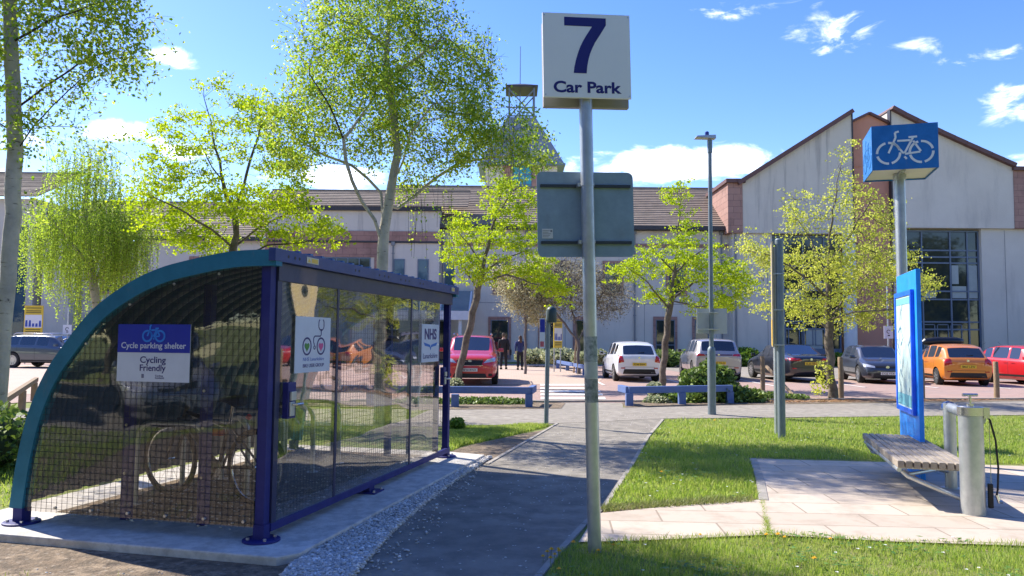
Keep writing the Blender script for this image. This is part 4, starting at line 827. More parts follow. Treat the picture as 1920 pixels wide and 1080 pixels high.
m = MB(); m.lathe([(.103, 0), (.103, .93)], 40); m.lathe([(.13, 0), (.13, .012)], 32); m.build('pillar', GALV, pmp, smooth=True)
m = MB(); m.lathe([(.110, .925), (.110, 1.0), (.104, 1.006), (.03, 1.008), (.03, 1.03)], 40); m.box(.10, .15, -.04, .04, .90, 1.0); m.build('cap', mat('brushed steel', (.62, .62, .62), rough=.25, metal=.95), pmp, smooth=True)
m = MB(); m.cyl((0, 0, 1.03), (0, 0, 1.10), .012, 12); m.cyl((-.065, -.015, 1.11), (.065, .015, 1.11), .015, 14); m.build('handle', ALU, pmp, smooth=True)
m = MB(); m.tube([(.145, 0, .9), (.16, .0, .88), (.20, .0, .70), (.215, 0, .45), (.205, 0, .25), (.195, 0, .2)], .009, 8); h_ = m.build('hose', BLK, pmp, smooth=True)
m = MB(); m.cyl((.195, 0, .2), (.215, .0, .13), .014, 10); m.cyl((.21, 0, .14), (.24, 0, .14), .016, 10); m.build('nozzle', ALU, h_)
m = MB(); m.box(.125, .165, -.02, .02, .08, .30); m.build('hose_rest', BLK, pmp, bevel=.006)
m = MB(); m.cyl((.155, .01, .3), (.155, .01, .9), .003, 6); m.build('cable', ALU, pmp)
BBL = paint('bright blue sign paint', (.003, .24, .80), rough=.5, coat=.15); BBD = paint('blue sign frame', (.002, .12, .72), rough=.5, coat=.15)
ib = empty('information_board', (4.72, 8.92, 0), BZ, 'bright blue upright information board with glazed map case', 'information board')
m = MB(); m.box(-.02, .03, 0, 1.18, .02, 2.45); m.build('panel', BBL, ib, bevel=.004)
m = MB(); m.box(-.062, -.021, .12, 1.14, .74, .80); m.box(-.062, -.021, .12, 1.14, 2.16, 2.22); m.box(-.062, -.021, .12, .18, .80, 2.16); m.box(-.062, -.021, 1.08, 1.14, .80, 2.16); cs = m.build('map_case', BBD, ib, bevel=.004)
MAPM = mat('printed map', (.52, .66, .66), rough=.4, var=(.62, .74, .66), vscale=5, stain=((.25, .52, .62), 3, .9, (1, 1, 1)))
m = MB(); m.box(-.05, -.022, .18, 1.08, .80, 2.16); m.build('map_print', MAPM, cs)

m = MB(); rr = random.Random(4); px_, pz_ = 0.1, 1.0
for k in range(9):
    x0 = rr.uniform(-.35, .35); z0 = rr.uniform(.9, 2.05); pts = [(x0, z0)]
    for j in range(5): pts.append((max(-.42, min(.42, pts[-1][0] + rr.uniform(-.18, .18))), max(.83, min(2.12, pts[-1][1] + rr.uniform(-.16, .16)))))
    m.ribbon(pts, .008, 0, .001)
o_ = m.build('map_routes', mat('map route lines', (.10, .25, .42)), cs, loc=(-.0525, .64, 0), rz=R(-90))
for z0, z1 in ((.82, .96), (2.06, 2.14)): m = MB(); m.art([(-.42, z0), (.42, z0), (.42, z1), (-.42, z1)], 0, .001); m.build('map_key', mat('map key', (.18, .48, .55)), cs, loc=(-.0525, .64, 0), rz=R(-90))
bs = empty('cycle_sign', (5.30, 10.42, 0), BZ, 'tall galvanised pole carrying a blue box sign with white bicycle symbols', 'sign')
m = MB(); m.cyl((0, 0, 0), (0, 0, 4.0), .068, 22); m.build('pole', GALV, bs, smooth=True)
ZB = 3.88; hw = .40
m = MB(); m.box(-hw, hw, -hw, -hw + .012, ZB, ZB + .60); m.box(-hw, hw, hw - .012, hw, ZB, ZB + .60); m.box(-hw, -hw + .012, -hw + .013, hw - .013, ZB, ZB + .60); m.box(hw - .012, hw, -hw + .013, hw - .013, ZB, ZB + .60)
bx_ = m.build('box_sign', paint('cycle sign blue', (.001, .125, .38), rough=.55, coat=.05), bs)
m = MB(); m.box(-hw + .013, hw - .013, -hw + .013, hw - .013, ZB + .02, ZB + .04); m.build('top_tray', mat('white metal tray', (.70, .68, .62), rough=.5), bs); m = MB(); m.box(-hw + .013, hw - .013, -hw + .013, hw - .013, ZB + .55, ZB + .57)
m.build('inner_tray', mat('white metal tray', (.70, .68, .62), rough=.5), bs)
m = MB(); m.lathe([(.085, ZB - .06), (.085, ZB + .0)], 20); m.bar((0, -.3, ZB + .01), (0, .3, ZB + .01), .05, .02); m.build('bracket', GALV, bs)
SYM = mat('white symbol vinyl', (.86, .86, .82), rough=.5)
for rz_ in (0, -90):
    m = MB(); bike_symbol(m, 0, ZB + .29, .68, 0, w=.044, gap=14, th=.003); m.build('bicycle_symbol', SYM if rz_ == 0 else mat('shaded cutout blue', (.01, .16, .46), rough=.6), bx_, loc=(0, -hw - .001, 0) if rz_ == 0 else (-hw - .001, 0, 0), rz=R(rz_))  # side symbol's dark blue stands in for shade seen through its cut-outs
# ================================================================== POSTS AND LAMP
LG = mat('grey green painted post', (.16, .20, .22), rough=.5, metal=.3, var=(.21, .25, .27), vscale=7)
p0 = gp(1466, 822); cp = empty('edge_on_sign', p0, R(-17.5), 'edge-on sign with yellow face on two grey posts in the lawn', 'sign')
m = MB(); m.cyl((0, 0, 0), (0, 0, 3.22), .062, 20); m.lathe([(.068, 3.2), (.068, 3.28), (.05, 3.30)], 20); m.build('post', LG, cp, smooth=True)
m = MB(); m.cyl((-.055, .5, 0), (-.055, .5, 3.22), .05, 16); m.build('post', GALV, cp, smooth=True)
m = MB(); m.box(-.125, -.10, -.05, .62, 1.50, 3.25); pn2 = m.build('sign_panel', mat('yellow sign face', (.68, .52, .22), rough=.5, var=(.50, .42, .33), vscale=2), cp)
m = MB(); m.box(-.128, -.1255, -.04, .61, 1.52, 1.95); m.build('colour_band', mat('amber band', (.80, .50, .06)), pn2)
m = MB(); [m.box(-.10, .06, -.07, .07, z, z + .02) for z in (1.52, 2.1, 2.7)]; m.build('clamp', GALV, cp)
l0 = gp(1335, 778); lm = empty('street_lamp', l0, 0, 'grey street lamp column with small LED head at the lawn edge', 'street lamp')
m = MB(); m.tube([(0, 0, 0), (0, 0, 1.36), (0, 0, 1.42), (0, 0, 1.46)], [.088, .088, .078, .05], 22); m.box(-.05, .05, -.091, -.086, .35, .9); m.build('base_column', LG, lm, smooth=True)
m = MB(); m.tube([(0, 0, 1.46), (0, 0, 5.98)], [.05, .042], 20); m.lathe([(.056, 5.7), (.056, 5.98)], 16); m.build('column', LG, lm, smooth=True)
m = MB(); m.hexa([(-.33, -.12, 6.02), (.12, -.09, 6.0), (.12, .09, 6.0), (-.33, .12, 6.02), (-.30, -.1, 6.06), (.12, -.07, 6.09), (.12, .07, 6.09), (-.30, .1, 6.06)]); hd = m.build('lamp_head', mat('pale lamp housing', (.50, .52, .54), rough=.4), lm, bevel=.01)
m = MB(); m.lathe([(.045, 6.09), (.045, 6.15), (.03, 6.17)], 14, (-.06, 0, 0)); m.build('photocell', mat('blue photocell', (.01, .02, .2), rough=.3), hd)
m = MB(); m.box(-.31, -.05, -.08, .08, 6.008, 6.018); m.build('lens', mat('lamp lens', (.5, .5, .48), rough=.2), hd)
for rz_, x in ((28, -.16), (-24, .14)):
    m = MB(); m.box(-.18, .18, -.004, .004, 1.74, 2.28); s_ = m.build('sign_plate', mat('pale plate back', (.45, .47, .46), rough=.5), lm, loc=(x, -.06 if x > 0 else .05, 0), rz=R(rz_))
m = MB(); [m.lathe([(.058, z), (.058, z + .025)], 18) for z in (1.82, 2.18)]; [m.box(-.3, .26, -.07, -.05, z, z + .02) for z in (1.825, 2.185)]; m.build('clamp', GALV, lm)
q0 = gp(1024, 798); ns = empty('path_sign_post', q0, 0, 'slim grey post with lantern-like drum and small blue sign at the path junction', 'sign post')
m = MB(); m.cyl((0, 0, 0), (.03, 0, 2.12), .042, 16); m.build('post', LG, ns, smooth=True)
m = MB(); m.lathe([(.085, 1.90), (.095, 1.93), (.095, 2.13), (.08, 2.17), (.03, 2.2)], 20, (.09, 0, 0)); m.build('drum', mat('dark green drum', (.03, .055, .055), rough=.5), ns, smooth=True)
m = MB(); m.box(-.13, -.03, -.012, .0, 1.42, 1.98); f_ = m.build('sign_plate', WHITE, ns, rz=0)
m = MB(); m.art([(-.125, 1.72), (-.035, 1.72), (-.035, 1.96), (-.125, 1.96)], -.0122); m.build('blue_panel', BLU, f_)
m = MB(); m.art([(-.12, 1.45), (-.05, 1.45), (-.05, 1.55), (-.12, 1.55)], -.0122); m.build('red_panel', mat('faded red print', (.55, .12, .14)), f_)
# blue timber knee rails
KB = mat('blue painted timber', (.075, .135, .33), rough=.7, var=(.11, .17, .36), vscale=5, bump=.4, bscale=14, stain=((.05, .07, .14), 5, .5, (1, 1, 1)))
def knee(name, pts, posts, label, hgt=.47):
    r = empty(name, (pts[0][0], pts[0][1], 0), 0, label, 'knee rail', 'blue timber knee rails'); o = Vector((pts[0][0], pts[0][1], 0))
    for a, b in zip(pts[:-1], pts[1:]):
        m = MB(); A = Vector((a[0], a[1], hgt - .08)) - o; B = Vector((b[0], b[1], hgt - .08)) - o; d = (B - A).normalized() * .0; m.bar(A - d, B + d, .12, .16); m.build('rail', KB, r, bevel=.008)
    for p in posts:
        m = MB(); A = Vector((p[0], p[1], -.05)) - o; m.box(A.x - .085, A.x + .085, A.y - .085, A.y + .085, -.05, hgt - .162); m.build('post', KB, r, bevel=.008)
    return r
a, b = gp(845, 764), gp(994, 764); knee('knee_rail', [(-8.5, 18.3), (b.x, b.y), (b.x + .12, b.y + .9)], [(-6, 18.3), (-3.3, 18.2), (a.x + .1, a.y), (b.x - .03, b.y + .0)], 'blue timber knee rail beside the zebra crossing under the leaning tree')
a, b = gp(1180, 762), gp(1372, 757); knee('knee_rail', [(a.x - .12, a.y + .75), (a.x - .03, a.y), (b.x, b.y)], [(a.x, a.y), ((a.x + b.x) / 2, (a.y + b.y) / 2), (b.x - .05, b.y)], 'blue timber knee rail in front of the ivy mound and lamp')
knee('knee_rail', [at(1030, 670, 44).xy, at(1098, 690, 33.5).xy], [at(1046, 670, 41).xy, at(1064, 690, 38.5).xy, at(1083, 690, 35.5).xy, at(1096, 690, 33.8).xy], 'distant blue timber knee rail receding past the planting by the walkers')
# rustic posts right
TP = mat('weathered round timber', (.30, .215, .13), rough=.9, var=(.22, .155, .095), vscale=6, bump=.5, bscale=25)
for (px, py, h, w) in [(1430, 733, 1.1, 'behind the ivy mound, leftmost of the row'), (1577, 748, 1.16, 'next to the young tree trunk in the leaf-strewn bed'), (1729, 749, 1.12, 'in front of the orange hatchback'), (1869, 748, 1.06, 'right end of the row, in front of the red car')]:
    p = gp(px, py); m = MB(); m.tube([(0, 0, -.1), (.01, 0, h * .5), (0, .01, h - .02), (0, .01, h)], [.075, .072, .068, .055], 12); o = m.build('timber_post', TP, smooth=True); o.location = p
    tag(o, 'weathered timber post ' + w, 'post', 'timber posts along the car park edge')
m = MB(); a = gp(1432, 730); b = gp(1482, 742); m.bar(Vector((0, 0, .75)), Vector((b.x - a.x, b.y - a.y, 0)), .07, .07); o = m.build('broken_rail', TP); o.location = (a.x + .1, a.y, 0); tag(o, 'fallen timber rail leaning from a post down to the earth', 'rail')
kr = empty('timber_rail', (-7.8, 11.7, 0), 0, 'low brown timber knee rail beside the white-barked birch', 'knee rail')
m = MB(); m.bar((0.9, -1.7, .50), (-3.8, 7.2, .50), .09, .10); m.build('rail', TP, kr)
for t in (0.05, .35, .65, .95):
    m = MB(); x, y = .9 - 4.7 * t, -1.7 + 8.9 * t; m.box(x - .05, x + .05, y - .05, y + .05, -.05, .449); m.build('post', TP, kr)
# far signs
YS = mat('yellow board', (.72, .52, .04), rough=.5); 
def yboard(x, y, w, h, z0, rz, label):
    r = empty('notice_board', (x, y, 0), rz, label, 'notice board'); m = MB(); m.box(-w / 2, w / 2, -.02, .02, z0, z0 + h); b = m.build('board', YS, r)
    m = MB(); m.art([(-w * .45, z0 + h * .24), (w * .45, z0 + h * .24), (w * .45, z0 + h * .68), (-w * .45, z0 + h * .68)], -.021); m.build('picture', WHITE, b)
    m = MB(); rr = random.Random(2)
    for i in range(5): cx = -w * .36 + i * w * .18; cz = z0 + h * (.34 + .12 * rr.random()); m.art([(cx - w * .07, z0 + h * .27), (cx + w * .07, z0 + h * .27), (cx + w * .05, cz + h * .04), (cx - w * .05, cz + h * .04)], -.0235)
    m.build('figures_print', mat('printed blue', (.03, .08, .4)), b)
    for k in (.74, .80, .16, .09, .90): m = MB(); m.art([(-w * .4, z0 + h * k), (w * .4, z0 + h * k), (w * .4, z0 + h * (k + .03)), (-w * .4, z0 + h * (k + .03))], -.021); m.build('text_line', mat('dark print', (.12, .1, .03)), b)
    m = MB(); [m.cyl((x_, .03, 0), (x_, .03, z0 + h), .03, 8) for x_ in (-w * .38, w * .38)]; m.build('post', GALV, r)
c = at(63, 600, 41); yboard(c.x, 41, 1.0, 1.55, c.z - .78, 0, 'yellow notice board on the pale wall behind the grey SUV')
c = at(1046, 625, 37); yboard(c.x, 37, .55, 1.4, c.z - .7, R(40), 'narrow yellow notice board in the planting past the two walkers')
def polesign(px, py, Y, w, h, top, label):
    c = at(px, py, Y); r = empty('small_sign', (c.x, Y, 0), 0, label, 'sign'); m = MB(); m.cyl((0, 0, 0), (0, 0, top), .035, 10); m.build('post', GALV, r)
    m = MB(); m.box(-w / 2, w / 2, -.05, -.036, c.z - h / 2, c.z + h / 2); b = m.build('sign_plate', WHITE, r)
    m = MB(); m.arc(0, c.z + h * .05, w * .18, 20, 300, w * .08, -.0505, 10); m.art([(-w * .1, c.z - h * .3), (w * .15, c.z - h * .3), (w * .15, c.z - h * .2), (-w * .1, c.z - h * .2)], -.0505); m.build('pictogram', mat('dark print grey', (.1, .1, .11)), b)
polesign(1665, 623, 33.5, .40, .55, 4.6, 'small white sign on slim pole before the salmon wall')
polesign(127, 618, 37, .42, .46, 2.9, 'small white sign on slim pole above the grey SUV bonnet')
c = at(1076, 640, 36); m = MB(); m.bar((0, 0, 0), (.12, 0, 1.75), .07, .05); o = m.build('marker_stake', mat('stake wood', (.45, .30, .18)), None); o.location = (c.x, 36, 0); tag(o, 'slim leaning pale stake in the planting by the yellow notice board', 'stake')
# ================================================================== CARS
CGL = mat('car window glass', (.012, .015, .018), rough=.02, coat=1.0, spec=.8); TRIM = mat('black car trim', (.012, .012, .013), rough=.6)
TYRE = mat('car tyre', (.014, .014, .015), rough=.85, var=(.03, .03, .03)); RIM = mat('alloy rim', (.52, .53, .55), rough=.3, metal=.8); CHR = mat('chrome trim', (.6, .6, .62), rough=.15, metal=1)
REDL = mat('red tail lamp', (.42, .008, .01), rough=.12, coat=1.0); CLR = mat('clear head lamp', (.55, .57, .60), rough=.08, coat=1.0, metal=.3); AMB = mat('amber lamp', (.7, .25, .02), rough=.2)
PLW = mat('white number plate', (.70, .70, .66), rough=.4); PLY = mat('yellow number plate', (.75, .52, .03), rough=.4); PLT = mat('plate characters', (.01, .01, .01), rough=.5)
def stations(kind, L, H, W):
    h = W / 2; r = h * .74 if kind != 'sedan' else h * .70
    bel = {'hatch': .62, 'suv': .635, 'sedan': .63}[kind] * H; gc = .17 if kind != 'suv' else .22
    # (distance from tail, top, belt, half width, roof half width, bottom)
    if kind == 'sedan':
        S = [(0, bel * .98, bel * .93, h * .80, h * .70, .42), (.08, bel + .09, bel + .0, h * .90, h * .74, .30), (.45, bel + .125, bel + .04, h * .98, h * .72, gc + .05), (.72, bel + .15, bel + .045, h, h * .70, gc),
             (1.45, H - .05, bel + .03, h, r, gc), (1.60, H - .02, bel + .02, h, r, gc), (2.10, H, bel, h, r, gc), (2.18, H, bel, h, r, gc), (2.75, H - .015, bel - .02, h, r, gc), (2.88, H - .06, bel - .02, h, r, gc), (3.62, bel + .06, bel - .03, h, r * .98, gc), (3.75, bel + .035, bel - .05, h, h * .76, gc),
             (4.25, bel - .03, bel - .12, h * .985, h * .72, gc), (L - .22, bel - .15, bel - .22, h * .93, h * .66, gc + .03), (L - .05, bel - .26, bel - .33, h * .80, h * .6, .26), (L, bel - .36, bel - .42, h * .70, h * .55, .30)]
        glass_side = {3, 4, 6, 8}; tri = {3, 9}; ws = {9}; rw = {3}
    else:
        e = .0 if kind == 'hatch' else .04; s = (L - 4.0)
        S = [(0, bel * .90, bel * .84, h * .84, h * .74, .36), (.05, bel + .02, bel - .03, h * .93, h * .78, .28), (.11, bel + .08 + e, bel + .02, h * .955, h * .76, .24), ((.50, H - .15, bel + .03, h * .975, r * .94, gc + .02) if kind == 'hatch' else (.38, H - .10, bel + .03, h * .985, r * .97, gc + .02)), ((.62, H - .075, bel + .04, h * .985, r * .97, gc) if kind == 'hatch' else (.50, H - .04, bel + .03, h * .99, r, gc)),
             (1.0, H - (.03 if kind == 'hatch' else .005), bel + .02, h, r, gc), (1.09, H, bel + .02, h, r, gc), (1.85, H, bel, h, r, gc), (1.94, H, bel, h, r, gc), (2.42 + s * .4, H - .03, bel - .02, h, r, gc), (2.55 + s * .4, H - .08, bel - .02, h, r, gc), (3.12 + s * .6, bel + .07, bel - .03, h, r * 1.0, gc), (3.24 + s * .6, bel + .04, bel - .05, h, h * .78, gc),
             (L - .42, bel - .02 - .03, bel - .12, h * .98, h * .74, gc), (L - .17, bel - .13, bel - .20, h * .92, h * .68, gc + .02), (L - .04, bel - .28, bel - .34, h * .82, h * .62, .24), (L, bel - .40, bel - .46, h * .72, h * .55, .28)]
        glass_side = {4, 6, 8}; tri = {10}; ws = {10}; rw = {2}
    return S, glass_side, tri, ws, rw
def car(name, kind, L, H, W, body, label, plate=None, pc=None, rear='std', front='std', spokes=7, wr=.33, roofrail=False, group='cars parked in the hospital car park', cladding=False):
    S, gs_, tri, ws, rw = stations(kind, L, H, W)
    root = empty(name, (0, 0, 0), 0, label, 'car', group)
    vs = []; NP = 10
    for (d, top, belt, w, rf, zb) in S:
        y = d - L / 2; hgt = max(.02, top - belt); g = min(1, max(0, (hgt - .15) / .35)); xr = rf
        ring = [(0, zb), (w * .82, zb), (w * .965, zb + .07), (w, zb + (belt - zb) * .45), (w * .985, belt - .05), (w * .945 if g > .1 else w * .90, belt + .0), (w * .93 * g + (1 - g) * (w * .86), belt + hgt * .08 + .005),
                (xr * 1.04 * g + (1 - g) * (w * .80), belt + hgt * (.84 if g > 0 else .75)), (xr * .90, top - .012 * (1 + g)), (0, top)]
        vs += [(x, y, z) for x, z in ring] + [(-x, y, z) for x, z in ring[1:-1]][::-1]
    K = 18; idx = list(range(NP)) + list(range(17, 9, -1)); fs = []; mi = []
    # ring order: 0..9 right side bottom->top, then 10..17 left side top->bottom
    for i in range(len(S) - 1):
        for j in range(K):
            a, b = j, (j + 1) % K; fs.append((i * K + a, i * K + b, (i + 1) * K + b, (i + 1) * K + a)); m_ = 0
            jj = j if j < 9 else 17 - j
            if i in gs_ and jj == 6: m_ = 5 if j < 9 else 6
            if jj == 8 and i in ws: m_ = 1
            if jj == 8 and i in rw: m_ = 4
            if cladding and jj in (1, ): m_ = 2
            if jj == 0: m_ = 2
            fs[-1] = fs[-1]; mi.append(m_)
    for e in (0, len(S) - 1):
        for j in range(9):
            r_, l_ = j, (18 - j) % 18; r2, l2 = j + 1, 18 - (j + 1)
            if j == 0: f = (e * K + 0, e * K + 1, e * K + 17)
            elif j == 8: f = (e * K + 8, e * K + 9, e * K + 10)
            else: f = (e * K + r_, e * K + r2, e * K + l2, e * K + l_)
            fs.append(f if e == 0 else f[::-1]); mi.append(2 if (j <= 1 and cladding) else 0)
    me = bpy.data.meshes.new('body'); me.from_pydata(vs, [], fs)
    for _ in range(8): me.materials.append(body)
    me.polygons.foreach_set('material_index', mi)
    bm = bmesh.new(); bm.from_mesh(me); bmesh.ops.recalc_face_normals(bm, faces=bm.faces)
    cr = bm.edges.layers.float.get('crease_edge') or bm.edges.layers.float.new('crease_edge')
    cv = bm.verts.layers.float.get('crease_vert') or bm.verts.layers.float.new('crease_vert')
    for e in bm.edges:
        ms = {f.material_index for f in e.link_faces}
        if len(ms) > 1:
            e[cr] = 1.0
            if ms & {1, 4, 5, 6}:
                for v_ in e.verts: v_[cv] = .9
    bm.to_mesh(me); bm.free()
    o = bpy.data.objects.new('tmp', me); COL.objects.link(o)
    md = o.modifiers.new('s', 'SUBSURF'); md.levels = 2; md.render_levels = 2
    wy = [-L / 2 + (.78 if kind != 'sedan' else .95), L / 2 - .82]; tr = W / 2 - .10
    ct = MB()
    for y in wy:
        for s in (-1, 1): ct.cyl((s * (W / 2 - .26), y, wr), (s * (W / 2 + .2), y, wr), wr + .055, 28)
    cm = bpy.data.meshes.new('c'); cm.from_pydata(ct.v, [], ct.f)
    b2 = bmesh.new(); b2.from_mesh(cm); bmesh.ops.recalc_face_normals(b2, faces=b2.faces); b2.to_mesh(cm); b2.free()
    for _ in range(8): cm.materials.append(TRIM)
    for p in cm.polygons: p.material_index = 3
    co = bpy.data.objects.new('c', cm); COL.objects.link(co); bo = o.modifiers.new('b', 'BOOLEAN'); bo.object = co; bo.operation = 'DIFFERENCE'; bo.solver = 'EXACT'
    dg = bpy.context.evaluated_depsgraph_get(); em = bpy.data.meshes.new_from_object(o.evaluated_get(dg))
    bpy.data.objects.remove(o); bpy.data.objects.remove(co)
    V_ = [v.co.copy() for v in em.vertices]; bvh = BVHTree.FromPolygons(V_, [tuple(p.vertices) for p in em.polygons])
    groups = {}
    for p in em.polygons: groups.setdefault(p.material_index, []).append(tuple(p.vertices))
    def sub(nm, keys, mats):
        F = []; M = []
        for k, mm in keys:
            F += groups.get(k, []); M += [mm] * len(groups.get(k, []))
        if not F: return None
        used = sorted({i for f in F for i in f}); mp = {u: i for i, u in enumerate(used)}
        me2 = bpy.data.meshes.new(nm); me2.from_pydata([V_[u] for u in used], [], [tuple(mp[i] for i in f) for f in F])
        for mm in mats: me2.materials.append(mm)
        me2.polygons.foreach_set('material_index', M); me2.polygons.foreach_set('use_smooth', [True] * len(F))
        try: me2.set_sharp_from_angle(angle=R(45))
        except Exception: pass
        q = bpy.data.objects.new(nm, me2); COL.objects.link(q); q.parent = root; return q
    bd = sub('body', [(0, 0), (2, 1), (3, 2), (7, 0)], [body, TRIM if cladding else body, TRIM])
    sub('windscreen', [(1, 0)], [CGL]); rwo = sub('rear_window', [(4, 0)], [CGL]); sub('side_window', [(5, 0)], [CGL]); sub('side_window', [(6, 0)], [CGL])
    def patch(nm, c4, face, m, off=.008, n=8, k=6, par=None, th=None):
        """c4 = four (u,z) corners ccw; face: 'rear','front' rays along y, 'left','right' along x"""
        vv = []; ok = True
        for b in range(k + 1):
            for a in range(n + 1):
                s, t = a / n, b / k
                u = (c4[0][0] * (1 - s) + c4[1][0] * s) * (1 - t) + (c4[3][0] * (1 - s) + c4[2][0] * s) * t; z = (c4[0][1] * (1 - s) + c4[1][1] * s) * (1 - t) + (c4[3][1] * (1 - s) + c4[2][1] * s) * t
                if face in ('rear', 'front'): sg_ = -1 if face == 'rear' else 1; org = Vector((u, sg_ * (L / 2 + 1), z)); dr = Vector((0, -sg_, 0))
                else: sg_ = -1 if face == 'left' else 1; org = Vector((sg_ * (W / 2 + 1), u, z)); dr = Vector((-sg_, 0, 0))
                h_, nn, _, _ = bvh.ray_cast(org, dr)
                if h_ is None or (h_ - org).length > 2.2: h_ = vv[-1] if vv else org + dr
                vv.append(h_ - dr * off)
        q = MB(); q.add(vv, [(b * (n + 1) + a, b * (n + 1) + a + 1, (b + 1) * (n + 1) + a + 1, (b + 1) * (n + 1) + a) for b in range(k) for a in range(n)])
        return q.build(nm, m, par or root, smooth=True)
    bel = S[5][2]; h = W / 2
    # tail
    zt = bel
    if rear == 'round': lamp = [(h * .60, zt - .22), (h * .90, zt - .25), (h * .90, zt + .0), (h * .66, zt + .02)]
    elif rear == 'slim': lamp = [(h * .40, zt - .12), (h * .93, zt - .12), (h * .93, zt + .0), (h * .5, zt - .02)]
    elif rear == 'bar': lamp = [(h * .55, zt - .10), (h * .92, zt - .12), (h * .92, zt - .01), (h * .60, zt - .03)]
    else: lamp = [(h * .66, zt - .22), (h * .90, zt - .26), (h * .88, zt + .03), (h * .72, zt + .0)]
    for s in (1, -1): patch('tail_lamp', [(a * s, z) for a, z in lamp], 'rear', REDL, .012)
    if rear == 'bar': patch('lamp_bar', [(-h * .54, zt - .085), (h * .54, zt - .085), (h * .56, zt - .04), (-h * .56, zt - .04)], 'rear', mat('dark lamp bar', (.10, .02, .02), rough=.15, coat=1), .009)
    zb = S[1][5]
    bmp = patch('rear_bumper', [(-h * .72, zb + .02), (h * .72, zb + .02), (h * .66, zb + .20), (-h * .66, zb + .20)], 'rear', TRIM if kind != 'sedan' else body, .006, 12)
    for s in (1, -1): patch('reflector', [(s * h * .62, zb + .22), (s * h * .80, zb + .22), (s * h * .80, zb + .26), (s * h * .62, zb + .26)], 'rear', REDL, .009, 4, 2)
    patch('boot_seam', [(-h * .66, zb + .275), (h * .66, zb + .275), (h * .66, zb + .285), (-h * .66, zb + .285)], 'rear', TRIM, .003, 12, 1)
    def plate_(face, zc, m):
        sgn = -1 if face == 'rear' else 1; hit = bvh.ray_cast(Vector((0, sgn * (L / 2 + 1), zc)), Vector((0, -sgn, 0)))[0]; yy = hit.y + sgn * .02
        q = MB(); q.box(-.26, .26, -.006, .006, -.055, .055); p_ = q.build('number_plate', m, root, loc=(0, yy, zc), rz=0 if face == 'rear' else math.pi)
        if plate: lettering(plate, .44, .07, PLT, p_, 0, -.034, -.0065, .02)
    plate_('rear', (zb + .38) if pc == 'high' else zb + .42 if kind != 'sedan' else bel - .22, PLY)
    # nose
    fz = S[-2][1]
    if front == 'wide':
        HL = [(h * .48, fz - .06), (h * .90, fz + .0), (h * .90, fz + .13), (h * .62, fz + .07)]; GRL = [(-h * .42, fz - .14), (h * .42, fz - .14), (h * .48, fz + .04), (-h * .48, fz + .04)]
    else:
        HL = [(h * .50, fz - .03), (h * .90, fz + .02), (h * .90, fz + .13), (h * .50, fz + .04)]; GRL = [(-h * .47, fz - .02), (h * .47, fz - .02), (h * .48, fz + .045), (-h * .48, fz + .045)]
    for s in (1, -1): patch('headlight', [(a * s, z) for a, z in HL], 'front', CLR, .010)
    g_ = patch('grille', GRL, 'front', TRIM, .008, 10)
    patch('lower_grille', [(-h * .62, .25), (h * .62, .25), (h * .55, .40), (-h * .55, .40)], 'front', TRIM, .007, 12)
    for s in (1, -1): patch('fog_lamp', [(s * h * .66, .30), (s * h * .80, .32), (s * h * .80, .40), (s * h * .66, .40)], 'front', TRIM, .009, 4, 4)
    patch('bonnet_seam', [(-h * .6, fz + .075), (h * .6, fz + .075), (h * .6, fz + .083), (-h * .6, fz + .083)], 'front', TRIM, .002, 12, 1)
    hit = bvh.ray_cast(Vector((0, L / 2 + 1, fz)), Vector((0, -1, 0)))[0]
    if hit:
        q = MB(); q.lathe([(.06, 0), (.06, .008)], 20, (0, 0, 0), 'y'); q.build('badge', CHR, root, loc=(0, hit.y + .012, fz + .0))
        if front == 'wide':
            q = MB(); q.bar((-h * .40, hit.y + .014, fz - .12), (h * .42, hit.y + .014, fz + .03), .02, .012, (0, 1, 0)); q.build('grille_bar', CHR, g_)
            for z in (fz - .145, fz + .045): patch('grille_trim', [(-h * .46, z), (h * .46, z), (h * .46, z + .012), (-h * .46, z + .012)], 'front', CHR, .013, 10, 1, g_)
    hitr = bvh.ray_cast(Vector((0, -L / 2 - 1, bel - .06)), Vector((0, 1, 0)))[0]
    if hitr: q = MB(); q.lathe([(.045, 0), (.045, .008)], 18, (0, 0, 0), 'y'); q.build('badge', CHR, root, loc=(0, hitr.y - .014, bel - .06))
    plate_('front', .40 if kind != 'suv' else .52, PLW)
    # flanks
    for sd, s in (('left', -1), ('right', 1)):
        d1, d2, d3 = S[6][0] - L / 2 - .12, S[8][0] - L / 2 - .03, S[11][0] - L / 2 - .1 if kind != 'sedan' else .95
        for y in (d1, d2, d3): patch('door_seam', [(y, zb + .12), (y + .012, zb + .12), (y + .012, bel - .03), (y, bel - .03)], sd, TRIM, .002, 1, 8, bd)
        for y in (d2 - .20, d3 - .95): patch('door_handle', [(y, bel - .14), (y + .17, bel - .14), (y + .17, bel - .11), (y, bel - .11)], sd, body, .022, 4, 1, bd)
        patch('sill_trim', [(wy[0] + wr + .08, zb + .03), (wy[1] - wr - .08, zb + .03), (wy[1] - wr - .08, zb + .10), (wy[0] + wr + .08, zb + .10)], sd, TRIM, .010, 8, 1)
        my = S[11][0] - L / 2 - .22 if kind != 'sedan' else .93
        q = MB(); q.tube([(0, 0, 0), (s * .10, .0, .03)], .02, 8); q.hexa([(s * .08, -.05, -.03), (s * .25, -.04, -.03), (s * .25, .06, -.03), (s * .08, .09, -.03), (s * .08, -.05, .09), (s * .24, -.04, .10), (s * .24, .05, .10), (s * .08, .07, .09)])
        mo = q.build('wing_mirror', body, root, smooth=True, bevel=.012, loc=(s * (h * .93), my, bel + .03))
        q = MB(); q.box(min(s * .10, s * .235), max(s * .10, s * .235), -.056, -.051, -.01, .08); q.build('mirror_glass', CGL, mo)
